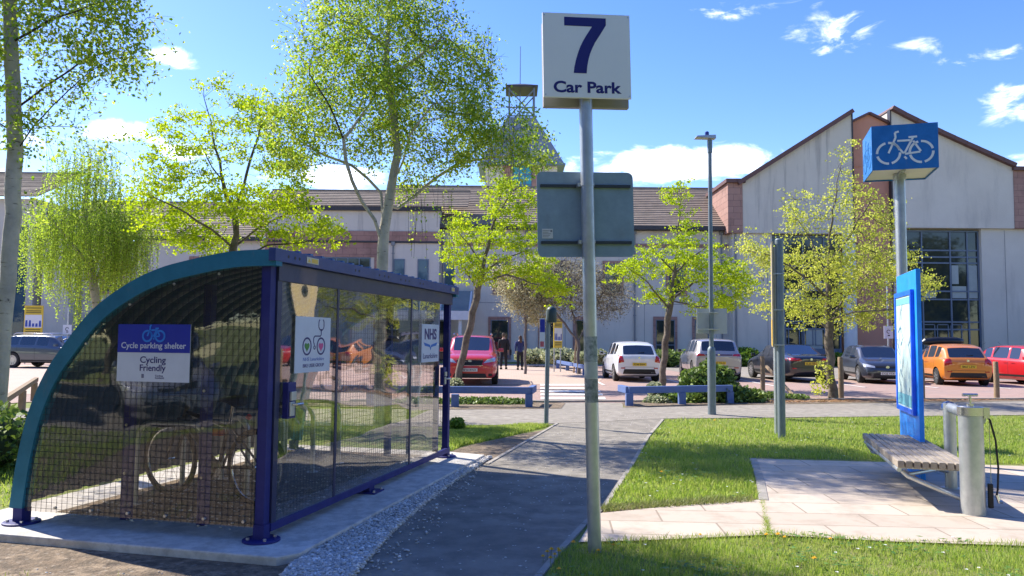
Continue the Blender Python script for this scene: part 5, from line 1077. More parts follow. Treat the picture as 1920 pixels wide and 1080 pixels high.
    q = MB(); q.tube([(-.02, -L / 2 + .18, bel + .12), (.22, -L / 2 + .19, bel + .14)], .012, 6)
    if kind != 'sedan': q.build('rear_wiper', TRIM, root)
    if roofrail:
        for s in (1, -1): q = MB(); q.tube([(s * h * .70, -L / 2 + .6, H - .02), (s * h * .70, -L / 2 + .75, H + .05), (s * h * .70, .3, H + .05), (s * h * .70, .5, H - .02)], .018, 8); q.build('roof_rail', CHR if body != TRIM else TRIM, root, smooth=True)
    else: q = MB(); q.cyl((0, -L / 2 + .6, H), (0, -L / 2 + .45, H + .12), .005, 5); q.build('aerial', TRIM, root)
    # wheels
    for y in wy:
        for s in (1, -1):
            w_ = empty('wheel', (s * (W / 2 - .115), y, wr)); w_.parent = root
            q = MB(); q.lathe([(wr * .64, -.10), (wr * .93, -.105), (wr, -.08), (wr, .08), (wr * .93, .105), (wr * .64, .10), (wr * .62, .06), (wr * .62, -.06)], 30, (0, 0, 0), 'x'); q.build('tyre', TYRE, w_, smooth=True)
            q = MB(); e = .10 * s; q.lathe([(wr * .66, e * .9), (wr * .66, e), (wr * .58, e), (wr * .58, e * .9)], 28, (0, 0, 0), 'x'); q.lathe([(wr * .16, e * .5), (wr * .16, e * .95)], 14, (0, 0, 0), 'x')
            for k in range(spokes):
                a = 2 * math.pi * k / spokes; c, d = math.cos(a), math.sin(a); q.bar((e * .85, c * wr * .12, d * wr * .12), (e * .9, c * wr * .6, d * wr * .6), wr * .15, .03, (1, 0, 0))
            q.build('rim', RIM, w_)
            q = MB(); q.lathe([(wr * .6, e * .3), (wr * .6, e * .35)], 20, (0, 0, 0), 'x'); q.build('brake_disc', TRIM, w_)
    return root
def put(o, px, Y, deg, z=.016):
    p = at(px, 700, Y); o.location = (p.x, Y, z); o.rotation_euler.z = R(deg); return o
PW = paint('white car paint', (.72, .73, .76)); PR = paint('red car paint', (.50, .012, .018)); PO = paint('orange car paint', (.62, .20, .025), rough=.3)
PG = paint('grey metallic paint', (.060, .066, .085), metal=.5); PD = paint('near black paint', (.010, .012, .018)); PS = paint('warm silver paint', (.40, .38, .38), metal=.4); PB = paint('slate blue paint', (.085, .105, .13), metal=.5)
# local front = +y; rotation 0 = rear faces the camera, 180 = nose faces the camera
put(car('parked_car', 'suv', 4.6, 1.71, 1.89, PR, 'red SUV nose on to the camera beside the cycle shelter', 'SF10 RWX', front='wide', wr=.37, roofrail=True), 886, 28.2, 180.5)
put(car('parked_car', 'hatch', 4.05, 1.52, 1.73, PW, 'white hatchback seen from behind right of the big sign post', 'SC66 ENW', rear='std', wr=.31, pc='high'), 1180, 30.8, 2)
put(car('parked_car', 'suv', 4.6, 1.66, 1.88, PS, 'warm silver SUV seen from behind beyond the ivy mound and lamp column', 'SJ23 KLO', rear='bar', wr=.37), 1328, 32.3, -4)
put(car('parked_car', 'sedan', 4.75, 1.47, 1.82, PD, 'near black saloon seen from behind near the leftmost timber post', 'SL65 EKC', rear='slim', wr=.34, spokes=10), 1474, 31.6, 3)
put(car('parked_car', 'hatch', 4.07, 1.46, 1.76, PG, 'dark grey hatchback with its nose to the camera before the salmon wall', 'SY22 YTX', wr=.33, spokes=5), 1636, 30.8, 170)
put(car('parked_car', 'hatch', 3.8, 1.54, 1.74, PO, 'orange hatchback seen from behind between two timber posts', 'SM67 LZW', rear='round', wr=.31), 1782, 29.8, -12)
put(car('parked_car', 'hatch', 4.0, 1.50, 1.70, PR, 'red hatchback cut by the right edge of the picture', 'SK12 VNT', wr=.31), 1930, 29.8, 188)
o = put(car('parked_car', 'hatch', 4.0, 1.50, 1.70, PR, 'red hatchback parked outside the picture at the right', None, wr=.31), 2110, 30.2, 2)
put(car('parked_car', 'suv', 4.25, 1.58, 1.82, PB, 'slate grey SUV side on behind the white-barked birch', 'SG19 PHV', wr=.36, spokes=10, cladding=True, roofrail=True, group='cars parked in the hospital car park'), 96, 37.0, -97, .022)
put(car('parked_car', 'sedan', 4.6, 1.46, 1.8, PD, 'dark car with black roof box behind the orange hatchback', None, wr=.33), 1772, 39.5, 70, .03)
m = MB(); m.tube([(-1.05, 0, .0), (-.9, 0, .05), (-.3, 0, .10), (.7, 0, .10), (1.0, 0, .12), (1.12, 0, .2)], [.05, .22, .28, .28, .2, .04], 14)
for i, v in enumerate(m.v): m.v[i] = (v[0], v[1], v[2] * .75)
bxo = m.build('roof_box', mat('black roof box plastic', (.012, .012, .015), rough=.35), smooth=True); p = at(1766, 650, 39.5); bxo.location = (p.x, 39.5, 1.58); tag(bxo, 'long black roof box above the dark car behind the orange hatchback', 'roof box')
o = car('parked_car', 'hatch', 4.0, 1.52, 1.73, paint('silver paint', (.45, .46, .48), metal=.3), 'silver hatchback parked behind the viewpoint and mirrored in the shelter panel', None, wr=.31); o.location = (-11.2, -.6, .012); o.rotation_euler.z = R(-60)
# ================================================================== PEOPLE
SKIN = mat('skin', (.52, .33, .25), rough=.55); HAIRB = mat('brown hair', (.085, .045, .025), rough=.6); HAIRG = mat('short dark hair', (.10, .07, .045), rough=.7)
def skinmesh(name, chains, m, parent, levels=2):
    """chains: list of (points, radii, attach index or None) -> one skinned surface"""
    vs, es, rs = [], [], []
    for pts, rad, att in chains:
        prev = att
        for p, r in zip(pts, rad):
            vs.append(p); rs.append(r); i = len(vs) - 1
            if prev is not None: es.append((prev, i))
            prev = i
    me = bpy.data.meshes.new(name); me.from_pydata(vs, es, []); o = bpy.data.objects.new(name, me); COL.objects.link(o)
    md = o.modifiers.new('k', 'SKIN'); md.use_smooth_shade = True; sl = me.skin_vertices[0].data
    for i, r in enumerate(rs): sl[i].radius = r if isinstance(r, tuple) else (r, r)
    for i in range(len(vs)): sl[i].use_root = (i == 0)
    sb = o.modifiers.new('s', 'SUBSURF'); sb.levels = levels; sb.render_levels = levels
    dg = bpy.context.evaluated_depsgraph_get(); em = bpy.data.meshes.new_from_object(o.evaluated_get(dg)); bpy.data.objects.remove(o)
    em.materials.clear(); em.materials.append(m); em.polygons.foreach_set('use_smooth', [True] * len(em.polygons)); em.name = name
    q = bpy.data.objects.new(name, em); COL.objects.link(q); q.parent = parent; return q
def person(loc, rz, label, hgt, top, legs, hair, long_hair, stride, bag=None):
    r = empty('person', loc, R(rz), label, 'person', 'people walking on the pavement'); k = hgt / 1.75; r.scale = (k, k, k)
    # facing +y (away from the camera)
    body = [([(0, 0, .92), (0, .0, 1.06), (0, .01, 1.22), (0, 0, 1.38), (0, 0, 1.47), (0, .015, 1.54), (0, .03, 1.63), (0, .03, 1.71)], [(.10, .07), (.09, .07), (.10, .07), (.12, .07), (.06, .055), (.05, .052), (.082, .092), (.055, .06)], None)]
    for s in (-1, 1):
        f = stride * s
        body.append(([(s * .09, 0, .86), (s * .10, .04 * s * stride + f * .10, .48), (s * .105, f * .16, .10), (s * .11, f * .16 + .10, .03)], [(.06, .06), (.045, .05), (.04, .045), (.04, .03)], 0))
        body.append(([(s * .19, 0, 1.40), (s * .23, -.03, 1.13), (s * .22, .07 + .05 * s, .90), (s * .215, .10 + .05 * s, .80)], [(.055, .06), (.045, .045), (.033, .035), (.035, .022)], 3))
    b = skinmesh('body', body, SKIN, r)
    jac = [([(0, 0, .82), (0, 0, 1.06), (0, .01, 1.22), (0, 0, 1.37), (0, 0, 1.46)], [(.175, .135), (.155, .12), (.17, .13), (.185, .125), (.085, .08)], None)]
    for s in (-1, 1): jac.append(([(s * .195, 0, 1.40), (s * .235, -.03, 1.13), (s * .222, .065 + .05 * s, .93)], [(.07, .075), (.06, .06), (.048, .05)], 3))
    skinmesh('jacket', jac, top, r)
    tr = [([(0, 0, 1.0), (0, 0, .93)], [(.13, .10), (.16, .125)], None)]
    for s in (-1, 1):
        f = stride * s; tr.append(([(s * .09, 0, .84), (s * .10, .04 * s * stride + f * .10, .48), (s * .105, f * .16, .12)], [(.10, .105), (.078, .082), (.068, .07)], 1))
    skinmesh('trousers', tr, legs, r)
    for s in (-1, 1): f = stride * s; q = MB(); q.box(s * .108 - .05, s * .108 + .05, f * .16 - .08, f * .16 + .19, .0, .085); q.build('shoe', BLK, r, bevel=.02, smooth=True)
    if long_hair: skinmesh('hair', [([(0, -.0, 1.72), (.01, -.045, 1.66), (.02, -.085, 1.55), (.03, -.10, 1.42), (.03, -.11, 1.36)], [(.085, .085), (.10, .075), (.09, .06), (.075, .045), (.05, .03)], None)], hair, r)
    else: skinmesh('hair', [([(0, .0, 1.75), (0, -.03, 1.70), (0, -.055, 1.62), (0, -.05, 1.57)], [(.085, .095), (.100, .088), (.085, .062), (.06, .04)], None)], hair, r)
    for s in (-1, 1):   # five fingers on each hand
        hx, hy, hz = s * .215, .10 + .05 * s, .80; q = MB()
        for i in range(4): q.tube([(hx - .0, hy - .03 + i * .019, hz - .03), (hx - s * .008, hy - .03 + i * .019, hz - .07), (hx - s * .022, hy - .03 + i * .019, hz - (.09 if i in (0, 3) else .10))], [.009, .008, .006], 6)
        q.tube([(hx - s * .01, hy + .035, hz), (hx - s * .025, hy + .055, hz - .04)], [.010, .008], 6); q.build('fingers', SKIN, r, smooth=True)
    q = MB(); q.tube([(0, .115, 1.655), (0, .14, 1.635), (0, .125, 1.62)], [.012, .014, .008], 6); [q.lathe([(.018, -.01), (.018, .01)], 8, (s * .085, .02, 1.64), 'x') for s in (-1, 1)]; q.build('nose_and_ears', SKIN, r, smooth=True)
    return r
JB = mat('black jacket', (.012, .012, .016), rough=.8); JN = mat('blue fleece jacket', (.022, .035, .13), rough=.85); TRD = mat('dark trousers', (.012, .013, .022), rough=.85)
pc_ = at(944, 686, 39.5); person((pc_.x, 39.5, .022), -6, 'short haired person in black coat walking away with a dark bag', 1.84, JB, TRD, HAIRG, False, 1.0)
b = MB(); b.box(-.05, .05, -.19, .19, .0, .30); bg_ = b.build('shoulder_bag', mat('black bag cloth', (.012, .012, .012), rough=.8), bevel=.03); bg_.location = (pc_.x + .36, 39.55, .74); tag(bg_, 'dark bag at the hip of the person in the black coat', 'bag')
q = MB(); q.tube([(0, .1, .28), (-.10, .12, .7), (-.3, .05, .78)], .012, 6); q.build('strap', JB, bg_)
pc_ = at(975, 686, 39.0); person((pc_.x, 39.0, .022), 4, 'long brown haired person in blue fleece beside the one in black', 1.74, JN, TRD, HAIRB, True, .15)
# ================================================================== VEGETATION
def colonize(att, init, step=.22, infl=1.6, kill=.35, iters=220, seed=0, grav=0.0, wig=.25):
    """space colonisation; init = list of (points (n,3), parent index list) -> nodes, parent"""
    r = np.random.default_rng(seed); nodes = [np.array(p, float) for p in init[0]]; par = list(init[1]); A = np.array(att, float); alive = np.ones(len(A), bool)
    Nn = np.array(nodes); near = np.full(len(A), -1); nd = np.full(len(A), 1e9)
    for i in range(0, len(Nn), 64):
        D = np.linalg.norm(A[:, None] - Nn[None, i:i + 64], axis=2); j = D.argmin(1); d = D[np.arange(len(A)), j]; u = d < nd; nd[u] = d[u]; near[u] = j[u] + i
    first = True
    for it in range(iters):
        k = alive & ((nd < infl) | first)
        if not k.any():
            if alive.any() and it < iters * .6: k = alive & (nd <= nd[alive].min() + .3)
            else: break
        first = False
        P_ = np.array(nodes); tgt = near[k]; dv = A[k] - P_[tgt]; dv /= (np.linalg.norm(dv, axis=1)[:, None] + 1e-9)
        acc = np.zeros((len(P_), 3)); np.add.at(acc, tgt, dv); g = np.unique(tgt); new = []
        for n_ in g:
            d = acc[n_] + r.normal(0, wig, 3); d[2] += grav; l = np.linalg.norm(d)
            if l < 1e-6: continue
            q = P_[n_] + d / l * step; nodes.append(q); par.append(int(n_)); new.append(q)
        if not new: break
        Q = np.array(new); base = len(nodes) - len(new); D = np.linalg.norm(A[:, None] - Q[None], axis=2); j = D.argmin(1); d = D[np.arange(len(A)), j]; u = d < nd; nd[u] = d[u]; near[u] = j[u] + base
        alive &= nd > kill
        if len(nodes) > 9000: break
    return np.array(nodes), np.array(par)
def skeleton(limbs, step=.25, jit=1.0):
    """limbs: list of polylines (world); each after the first starts near an earlier node"""
    pts = []; par = []
    for li, L in enumerate(limbs):
        L = [np.array(p, float) for p in L]; 
        if li == 0: prev = -1
        else: prev = int(np.linalg.norm(np.array(pts) - L[0], axis=1).argmin()); L = [pts[prev]] + L[1:]
        if li == 0: pts.append(L[0]); par.append(-1); prev = 0
        for a, b in zip(L[:-1], L[1:]):
            n = max(1, int(np.linalg.norm(b - a) / step))
            for i in range(1, n + 1): q_ = a + (b - a) * i / n; am = (.035 if i < n or n < 3 else .015) * jit; q_ = q_ + np.array([math.sin(len(pts) * 1.9 + li), math.cos(len(pts) * 2.3 + 2 * li), 0]) * am; pts.append(q_); par.append(prev); prev = len(pts) - 1
    return pts, par
def radii(nodes, par, tip, expo, rbase):
    n = len(nodes); acc = np.zeros(n); kids = np.zeros(n, int)
    for i in range(n):
        if par[i] >= 0: kids[par[i]] += 1
    order = np.argsort(depths(par))[::-1]
    for i in order:
        if kids[i] == 0: acc[i] = tip ** expo
        if par[i] >= 0: acc[par[i]] += acc[i]
    rr_ = acc ** (1 / expo); rr_ = rr_ * (rbase / rr_[0]) ** np.clip((rr_ / rr_[0]), 0, 1) if False else tip + (rr_ - tip) * (rbase - tip) / (rr_[0] - tip)
    return rr_
def depths(par):
    d = np.zeros(len(par), int)
    for i in range(len(par)):
        if par[i] >= 0: d[i] = d[par[i]] + 1
    return d
def chains_mesh(nodes, par, rad, thr=0.0):
    n = len(nodes); kids = [[] for _ in range(n)]
    for i in range(n):
        if par[i] >= 0: kids[par[i]].append(i)
    V_, F4 = [], []; off = 0; stack = [(0, None)]; V2, F2 = [], []; off2 = 0
    while stack:
        s, p = stack.pop(); ch = ([p] if p is not None else []) + [s]; c = s
        while kids[c]:
            ks = sorted(kids[c], key=lambda q: -rad[q]); 
            for q in ks[1:]: stack.append((q, c))
            c = ks[0]; ch.append(c)
        if len(ch) < 2: continue
        P_ = nodes[ch]; rs = rad[ch].copy()
        if p is not None: rs[0] = rs[1]
        sides = 12 if rs.max() > .07 else (7 if rs.max() > .025 else (4 if rs.max() > .010 else 3))
        T = np.gradient(P_, axis=0); T /= (np.linalg.norm(T, axis=1)[:, None] + 1e-9); x = np.cross(T[0], [0, 0, 1.0] if abs(T[0][2]) < .9 else [1.0, 0, 0]); x /= np.linalg.norm(x); a = np.linspace(0, 2 * np.pi, sides, endpoint=False)
        tn = rs.max() < thr; VV, FF, oo_ = (V2, F2, off2) if tn else (V_, F4, off)
        for i in range(len(ch)):
            x = x - T[i] * x.dot(T[i]); x /= (np.linalg.norm(x) + 1e-9); y = np.cross(T[i], x); VV.append(P_[i] + (np.cos(a)[:, None] * x + np.sin(a)[:, None] * y) * rs[i])
        j = np.arange(sides); jn = (j + 1) % sides
        for i in range(len(ch) - 1): o = oo_ + i * sides; FF.append(np.stack([o + j, o + jn, o + sides + jn, o + sides + j], 1))
        if tn: off2 += len(ch) * sides
        else: off += len(ch) * sides
    return (np.concatenate(V_), np.concatenate(F4)), ((np.concatenate(V2), np.concatenate(F2)) if V2 else None)
def leaf_quads(C, s, r, asp=.62, hang=0.0, flat=0.0):
    """one folded-diamond leaf per centre"""
    n = len(C); d = r.normal(0, 1, (n, 3)); d[:, 2] -= hang; d[:, 2] *= (1 - flat); d /= np.linalg.norm(d, axis=1)[:, None]
    u = np.cross(d, r.normal(0, 1, (n, 3)) + np.array([0, 0, flat * 3])); u /= np.linalg.norm(u, axis=1)[:, None]
    if flat: w_ = np.cross(np.array([0, 0, 1.0]), d); w_ /= (np.linalg.norm(w_, axis=1)[:, None] + 1e-9); u = u * (1 - flat) + w_ * flat; u /= np.linalg.norm(u, axis=1)[:, None]
    s = (s * r.uniform(.6, 1.25, n))[:, None]; a = C - d * s * .5; b = C + d * s * .5; m_ = C - d * s * .08; nn = np.cross(d, u) * s * .12
    return np.stack([a, m_ + u * s * asp * .5 + nn, b, m_ - u * s * asp * .5 + nn], 1).reshape(-1, 3)
BIRCHB = mat('birch bark', (.54, .475, .38), rough=.85, var=(.34, .31, .255), vscale=4, bump=.6, bscale=18, stain=((.04, .035, .03), 3.2, .95, (1, 1, 4.5)), srange=(.60, .66))
DARKB = mat('brown bark', (.085, .065, .048), rough=.95, var=(.22, .18, .14), vscale=5, bump=1.0, bscale=14, stain=((.10, .13, .05), 2.5, .6, (1, 1, .4)))
TWIG = mat('dark twigs', (.05, .035, .028), rough=.85)
def blobpts(blobs, n, seed, shell=.35):
    r = np.random.default_rng(seed); vol = np.array([b[3] * b[4] * b[5] for b in blobs]) ** .85; vol /= vol.sum(); o = []
    for b, v in zip(blobs, vol):
        k = max(4, int(n * v)); q = r.normal(0, 1, (k, 3)); q /= np.linalg.norm(q, axis=1)[:, None]; q *= (r.random(k) ** (shell))[:, None]; o.append(np.array(b[:3]) + q * np.array(b[3:6]))
    return np.concatenate(o)
def B(px, py, Y, rx, rz, ry=None):
    c = at(px, py, Y); k = Y / FPX; return (c.x, c.y, c.z, rx * k, (ry if ry is not None else rx * k), rz * k)
def tree(name, base, limbs, blobs, n_att, label, bark, leafm, mode, leaf, per, tipr=.004, rbase=.12, step=.22, infl=1.6, kill=.35, seed=1, expo=1.75, shoots=2.6, thr=.022, gaps=0, cl=.8, shl=.42, droop=-.12, grav=.0, spread=.16, cat='tree', group=None, hang=(.5, 1.1), twigm=None, wig=.25, shell=.4, ndens=1.0):
    base = Vector(base); limbs = [[Vector(p) - base for p in L] for L in limbs]; bl = [(b[0] - base.x, b[1] - base.y, b[2] - base.z, b[3], b[4], b[5]) for b in blobs]
    sk = skeleton(limbs, jit=.25 if bark is BIRCHB else .8); att = blobpts(bl, n_att, seed, shell); att = att[att[:, 2] > .5]
    nodes, par = colonize(att, sk, step, infl, kill, seed=seed, grav=grav, wig=wig)
    rad = radii(nodes, par, tipr, expo, rbase); rad[0] *= 1.25; r = np.random.default_rng(seed + 90)
    # fine shoots on every thin branch
    th = np.where((rad < max(tipr * 4.5, .016)) & (nodes[:, 2] > .8))[0]; nn_, pp_, rr3 = [nodes], [par], [rad]; cnt0 = len(nodes); extra = []; ep = []; er = []
    for i in th:
        base_d = nodes[i] - nodes[par[i]] if par[i] >= 0 else np.array([0, 0, 1.0]); base_d = base_d / (np.linalg.norm(base_d) + 1e-9)
        for _ in range(r.poisson(shoots)):
            d = base_d * .7 + r.normal(0, .75, 3); d /= np.linalg.norm(d); l = shl * r.uniform(.5, 1.3) / 3; p = nodes[i]; pi = i
            for k in range(3):
                d = d + np.array([0, 0, droop]) + r.normal(0, .18, 3); d /= np.linalg.norm(d); p = p + d * l; extra.append(p); ep.append(pi); er.append(tipr * (.8 - .15 * k)); pi = cnt0 + len(extra) - 1
    if extra: nodes = np.concatenate([nodes, np.array(extra)]); par = np.concatenate([par, np.array(ep)]); rad = np.concatenate([rad, np.array(er)])
    if len(rad) > 2: rad[1] *= 1.1
    r = np.random.default_rng(seed + 50)
    root = empty(name, base, 0, label, cat, group)
    (V_, F_), thinm = chains_mesh(nodes, par, rad, thr)
    fastmesh('trunk', V_, F_, bark, root, True)
    if thinm is not None: fastmesh('branches', thinm[0], thinm[1], twigm or TWIG, root, True)
    # leaves at thin nodes
    kids = np.bincount(par[par >= 0], minlength=len(nodes)); thin = rad < max(tipr * 3.2, .011); thin &= nodes[:, 2] > .8; T = np.where(thin)[0]
    if ndens < 1: T = T[r.random(len(T)) < ndens]
    if gaps: q_ = nodes[T] * gaps; nn2 = np.sin(q_[:, 0] + 1.7 * np.sin(q_[:, 2])) * np.sin(1.1 * q_[:, 1] + 1.3 * np.sin(q_[:, 0])) * np.sin(1.2 * q_[:, 2] + 1.5 * np.sin(q_[:, 1])); T = T[(nn2 > -.02) | (r.random(len(T)) < .20)]
    C = []; Vt, Ft = [], []
    if mode == 'spray':
        w = np.where(kids[T] == 0, 1.6, 1.0); cnt = r.poisson(per * w); C = np.repeat(nodes[T], cnt, 0); C = C + r.normal(0, spread, C.shape) * np.array([1, 1, .8])
        L_ = leaf_quads(C, leaf, r)
    elif mode == 'clump':   # tight bunches like young maple shoots
        cc = np.repeat(nodes[T], r.poisson(cl, len(T)), 0); cc = cc + r.normal(0, spread, cc.shape) * np.array([1, 1, .55]); cnt = r.integers(per // 2, per * 3 // 2, len(cc)); C = np.repeat(cc, cnt, 0); C = C + r.normal(0, .05 + leaf * .35, C.shape) * np.array([1, 1, .5])
        L_ = leaf_quads(C, leaf, r, .85, 0, .45)
    elif mode == 'hang':   # pendulous strands
        S_ = T[kids[T] == 0] if per < 0 else T; st = nodes[S_] + r.normal(0, spread, (len(S_), 3)); ln = r.uniform(hang[0], hang[1], len(S_)); cs = []; q = 0
        for p, l in zip(st, ln):
            k = int(l / .030); t = np.linspace(0, 1, k)[:, None]; sw = r.normal(0, .10, 2); pos = p + np.concatenate([sw[0] * t ** .6 + r.normal(0, .010, (k, 1)), sw[1] * t ** .6 + r.normal(0, .010, (k, 1)), -l * t], 1)
            cs.append(pos); i0 = len(Vt) and sum(len(v) for v in Vt[-1:]) ; 
            a = pos[::3]; w_ = .0022; Vt.append(np.concatenate([a - [w_, 0, 0], a + [w_, 0, 0]])); m_ = len(a); j = np.arange(m_ - 1); Ft.append(np.stack([q + j, q + j + 1, q + m_ + j + 1, q + m_ + j], 1)); q += 2 * m_
        C = np.concatenate(cs); C = np.repeat(C, abs(per), 0) + r.normal(0, .022, (len(C) * abs(per), 3)); L_ = leaf_quads(C, leaf, r, .6, 1.0)
        fastmesh('hanging_twigs', np.concatenate(Vt), np.concatenate(Ft), twigm or TWIG, root)
    if len(C): fastmesh('crown', L_, np.arange(len(L_)).reshape(-1, 4), leafm, root)
    print(name, 'nodes', len(nodes), 'leaves', len(C)); return root
BL1 = leafmat('birch leaves', (.12, .25, .02), (.31, .46, .05), .55, (.42, .47, .07)); BL2 = leafmat('weeping birch leaves', (.22, .34, .035), (.42, .52, .08), .55)
ML = leafmat('young maple leaves', (.24, .36, .02), (.56, .62, .05), .5, (.42, .50, .03)); ML2 = leafmat('young whitebeam leaves', (.36, .42, .05), (.60, .60, .13), .45)
def pl3(pxs, Y, dY=None): return [at(x, y, Y + (dY[i] if dY else 0)) for i, (x, y) in enumerate(pxs)]
# left birch
g = Vector((-6.6, 10, 0)); tr = [g + Vector((-.02, 0, 0))] + pl3([(6, 620), (18, 480), (24, 400), (28, 250), (22, 120), (18, 0), (12, -170), (20, -360), (30, -520)], 10)
limbs = [tr, pl3([(30, 290), (62, 238), (100, 195), (165, 138)], 10, [0, -.1, -.2, -.3]), pl3([(28, 200), (90, 160), (160, 110), (230, 90)], 10, [0, .2, .4, .6]), pl3([(20, 60), (90, 40), (170, 10), (240, -10)], 10, [0, -.2, -.5, -.8]),
         pl3([(36, 380), (60, 362), (98, 345), (160, 318)], 10, [0, -.1, -.2, -.2]), pl3([(32, 245), (85, 236), (140, 238), (200, 268), (240, 292)], 10, [0, .1, .2, .3, .4]), pl3([(22, 100), (-40, 40), (-120, -20)], 10), pl3([(15, -60), (90, -140), (190, -200)], 10), pl3([(28, 260), (-20, 220), (-90, 190)], 10, [0, .3, .6])]
bl = [B(140, 50, 10, 120, 70, .9), B(215, 110, 10, 70, 45, .5), B(90, 180, 10, 50, 40, .5), B(55, 250, 10, 55, 35, .5), B(-60, 60, 10, 90, 130, 1.0), B(30, -120, 10, 190, 130, 1.4), B(40, -330, 10, 200, 180, 1.4), B(20, -560, 10, 120, 140, 1.0), B(255, 10, 10, 45, 40, .4)]
tree('birch_tree', g, limbs, bl, 2600, 'white-barked birch at the left edge with sparse fresh leaves', BIRCHB, BL1, 'spray', .064, 6.2, rbase=.095, tipr=.003, seed=3, spread=.08, gaps=5.0, step=.16, infl=1.2, kill=.26, wig=.35)
# weeping birch behind
g = at(190, 600, 22); g.z = 0
limbs = [[g] + pl3([(188, 600), (176, 540), (165, 460), (160, 380), (170, 300)], 22), pl3([(176, 540), (200, 480), (215, 400)], 22, [0, .5, 1]), pl3([(170, 500), (120, 440), (90, 400)], 22, [0, -.5, -.8])]
bl = [B(170, 400, 22, 100, 90, 1.7), B(170, 300, 22, 50, 50, 1.0), B(100, 430, 22, 55, 60, 1.0), B(235, 420, 22, 55, 70, 1.2)]
tree('weeping_birch', g, limbs, bl, 900, 'bushy pale green weeping birch with hanging strands behind the shelter arch', BIRCHB, BL2, 'hang', .058, 1, rbase=.12, seed=5, spread=.22, step=.3, infl=1.8, kill=.45, hang=(.5, 1.7))
# yellow maple behind the shelter
g = at(432, 600, 16); g.z = 0
limbs = [[g] + pl3([(433, 560), (436, 490), (440, 440), (446, 380), (470, 300), (490, 230)], 16), pl3([(436, 470), (395, 430), (350, 400), (290, 370)], 16, [0, -.4, -.8, -1]), pl3([(438, 460), (480, 430), (540, 400), (600, 400)], 16, [0, .3, .6, .8]), pl3([(442, 420), (420, 350), (380, 280), (350, 220)], 16, [0, .4, .7, .9]), pl3([(440, 480), (500, 460), (570, 455), (630, 430)], 16, [0, -.5, -1, -1.3]), pl3([(420, 350), (395, 230), (380, 160)], 16, [.4, .2, 0])]
bl = [B(330, 340, 16, 85, 55, 1.0), B(300, 410, 16, 60, 40, .9), B(450, 380, 16, 90, 55, 1.2), B(560, 400, 16, 75, 45, 1.0), B(600, 440, 16, 50, 28, .7), B(420, 270, 16, 75, 50, 1.0), B(395, 165, 16, 38, 26, .4), B(330, 245, 16, 45, 28, .5), B(480, 215, 16, 50, 45, .8), B(520, 310, 16, 60, 45, .9), B(290, 300, 16, 35, 25, .5), B(350, 450, 16, 60, 25, .8)]
tree('maple_tree', g, limbs, bl, 900, 'yellow-green maple in young leaf rising behind the cycle shelter roof', DARKB, ML, 'clump', .058, 15, rbase=.085, seed=8, spread=.12, step=.24, infl=1.5, kill=.42)
# big birch
g = at(716, 600, 14); g.z = 0
limbs = [[g] + pl3([(714, 560), (716, 500), (721, 430), (727, 385), (735, 345), (745, 290), (738, 215), (726, 150), (724, 90), (732, 20), (735, -60)], 14),
    pl3([(716, 450), (703, 412), (679, 378), (660, 340), (648, 300), (645, 262), (672, 225), (705, 175)], 14, [0, -.1, -.2, -.4, -.5, -.6, -.6, -.5]), pl3([(728, 400), (745, 390), (776, 368), (822, 330), (864, 304), (920, 296), (975, 290)], 14, [0, .2, .4, .6, .7, .8, .9]),
    pl3([(735, 345), (757, 300), (768, 255), (790, 222), (812, 195)], 14, [0, -.2, -.4, -.6, -.8]), pl3([(724, 420), (714, 362), (690, 335), (660, 310), (610, 292), (550, 258), (500, 248)], 14, [0, .1, .2, .3, .5, .8, 1.0]), pl3([(645, 262), (620, 200), (580, 140)], 14, [-.6, -.8, -1]), pl3([(724, 100), (680, 50), (640, 10)], 14, [0, .3, .6]), pl3([(726, 160), (780, 110), (830, 70)], 14, [0, -.3, -.5]), pl3([(660, 310), (610, 305), (560, 315)], 14, [.3, -.3, -.8])]
bl = [B(700, 60, 14, 130, 90, 1.6), B(620, 130, 14, 90, 80, 1.3), B(570, 220, 14, 85, 70, 1.2), B(800, 110, 14, 105, 100, 1.4), B(860, 220, 14, 100, 75, 1.3), B(935, 270, 14, 85, 60, .9), B(905, 150, 14, 50, 90, .8), B(530, 230, 14, 50, 60, .7), B(975, 285, 14, 50, 38, .8), B(955, 235, 14, 45, 45, .7), B(995, 300, 14, 34, 26, .6), B(740, 210, 14, 100, 85, 1.4), B(660, 250, 14, 80, 55, 1.1), B(545, 290, 14, 55, 35, .7), B(800, 300, 14, 85, 40, 1.0), B(700, -60, 14, 120, 90, 1.3)]
bigb = tree('birch_tree', g, limbs, bl, 3000, 'tall multi-stemmed birch filling the sky between shelter and big sign', BIRCHB, BL1, 'spray', .064, 7.0, rbase=.105, tipr=.0032, seed=11, spread=.085, gaps=4.2, step=.18, infl=1.2, kill=.28, wig=.35)
# pendulous outer twigs of the big birch, on the right side and below
r = np.random.default_rng(77); Vt, Ft, cs = [], [], []; q = 0
for (x0, x1, y0_, y1_, n, l0, l1) in [(860, 930, 40, 180, 26, .4, 1.2), (900, 1000, 230, 300, 26, .2, .6), (760, 850, 345, 385, 16, .5, 1.3), (500, 560, 200, 290, 22, .2, .6)]:
    for _ in range(n):
        p = np.array(at(r.uniform(x0, x1), r.uniform(y0_, y1_), 14 + r.uniform(-.8, .8))) - np.array(g); l = r.uniform(l0, l1); k = int(l / .07); t = np.linspace(0, 1, k)[:, None]
        pos = p + np.concatenate([r.normal(0, .06) * t, r.normal(0, .06) * t, -l * t], 1); cs.append(pos); w_ = .0026; Vt.append(np.concatenate([pos - [w_, 0, 0], pos + [w_, 0, 0]])); j = np.arange(k - 1); Ft.append(np.stack([q + j, q + j + 1, q + k + j + 1, q + k + j], 1)); q += 2 * k
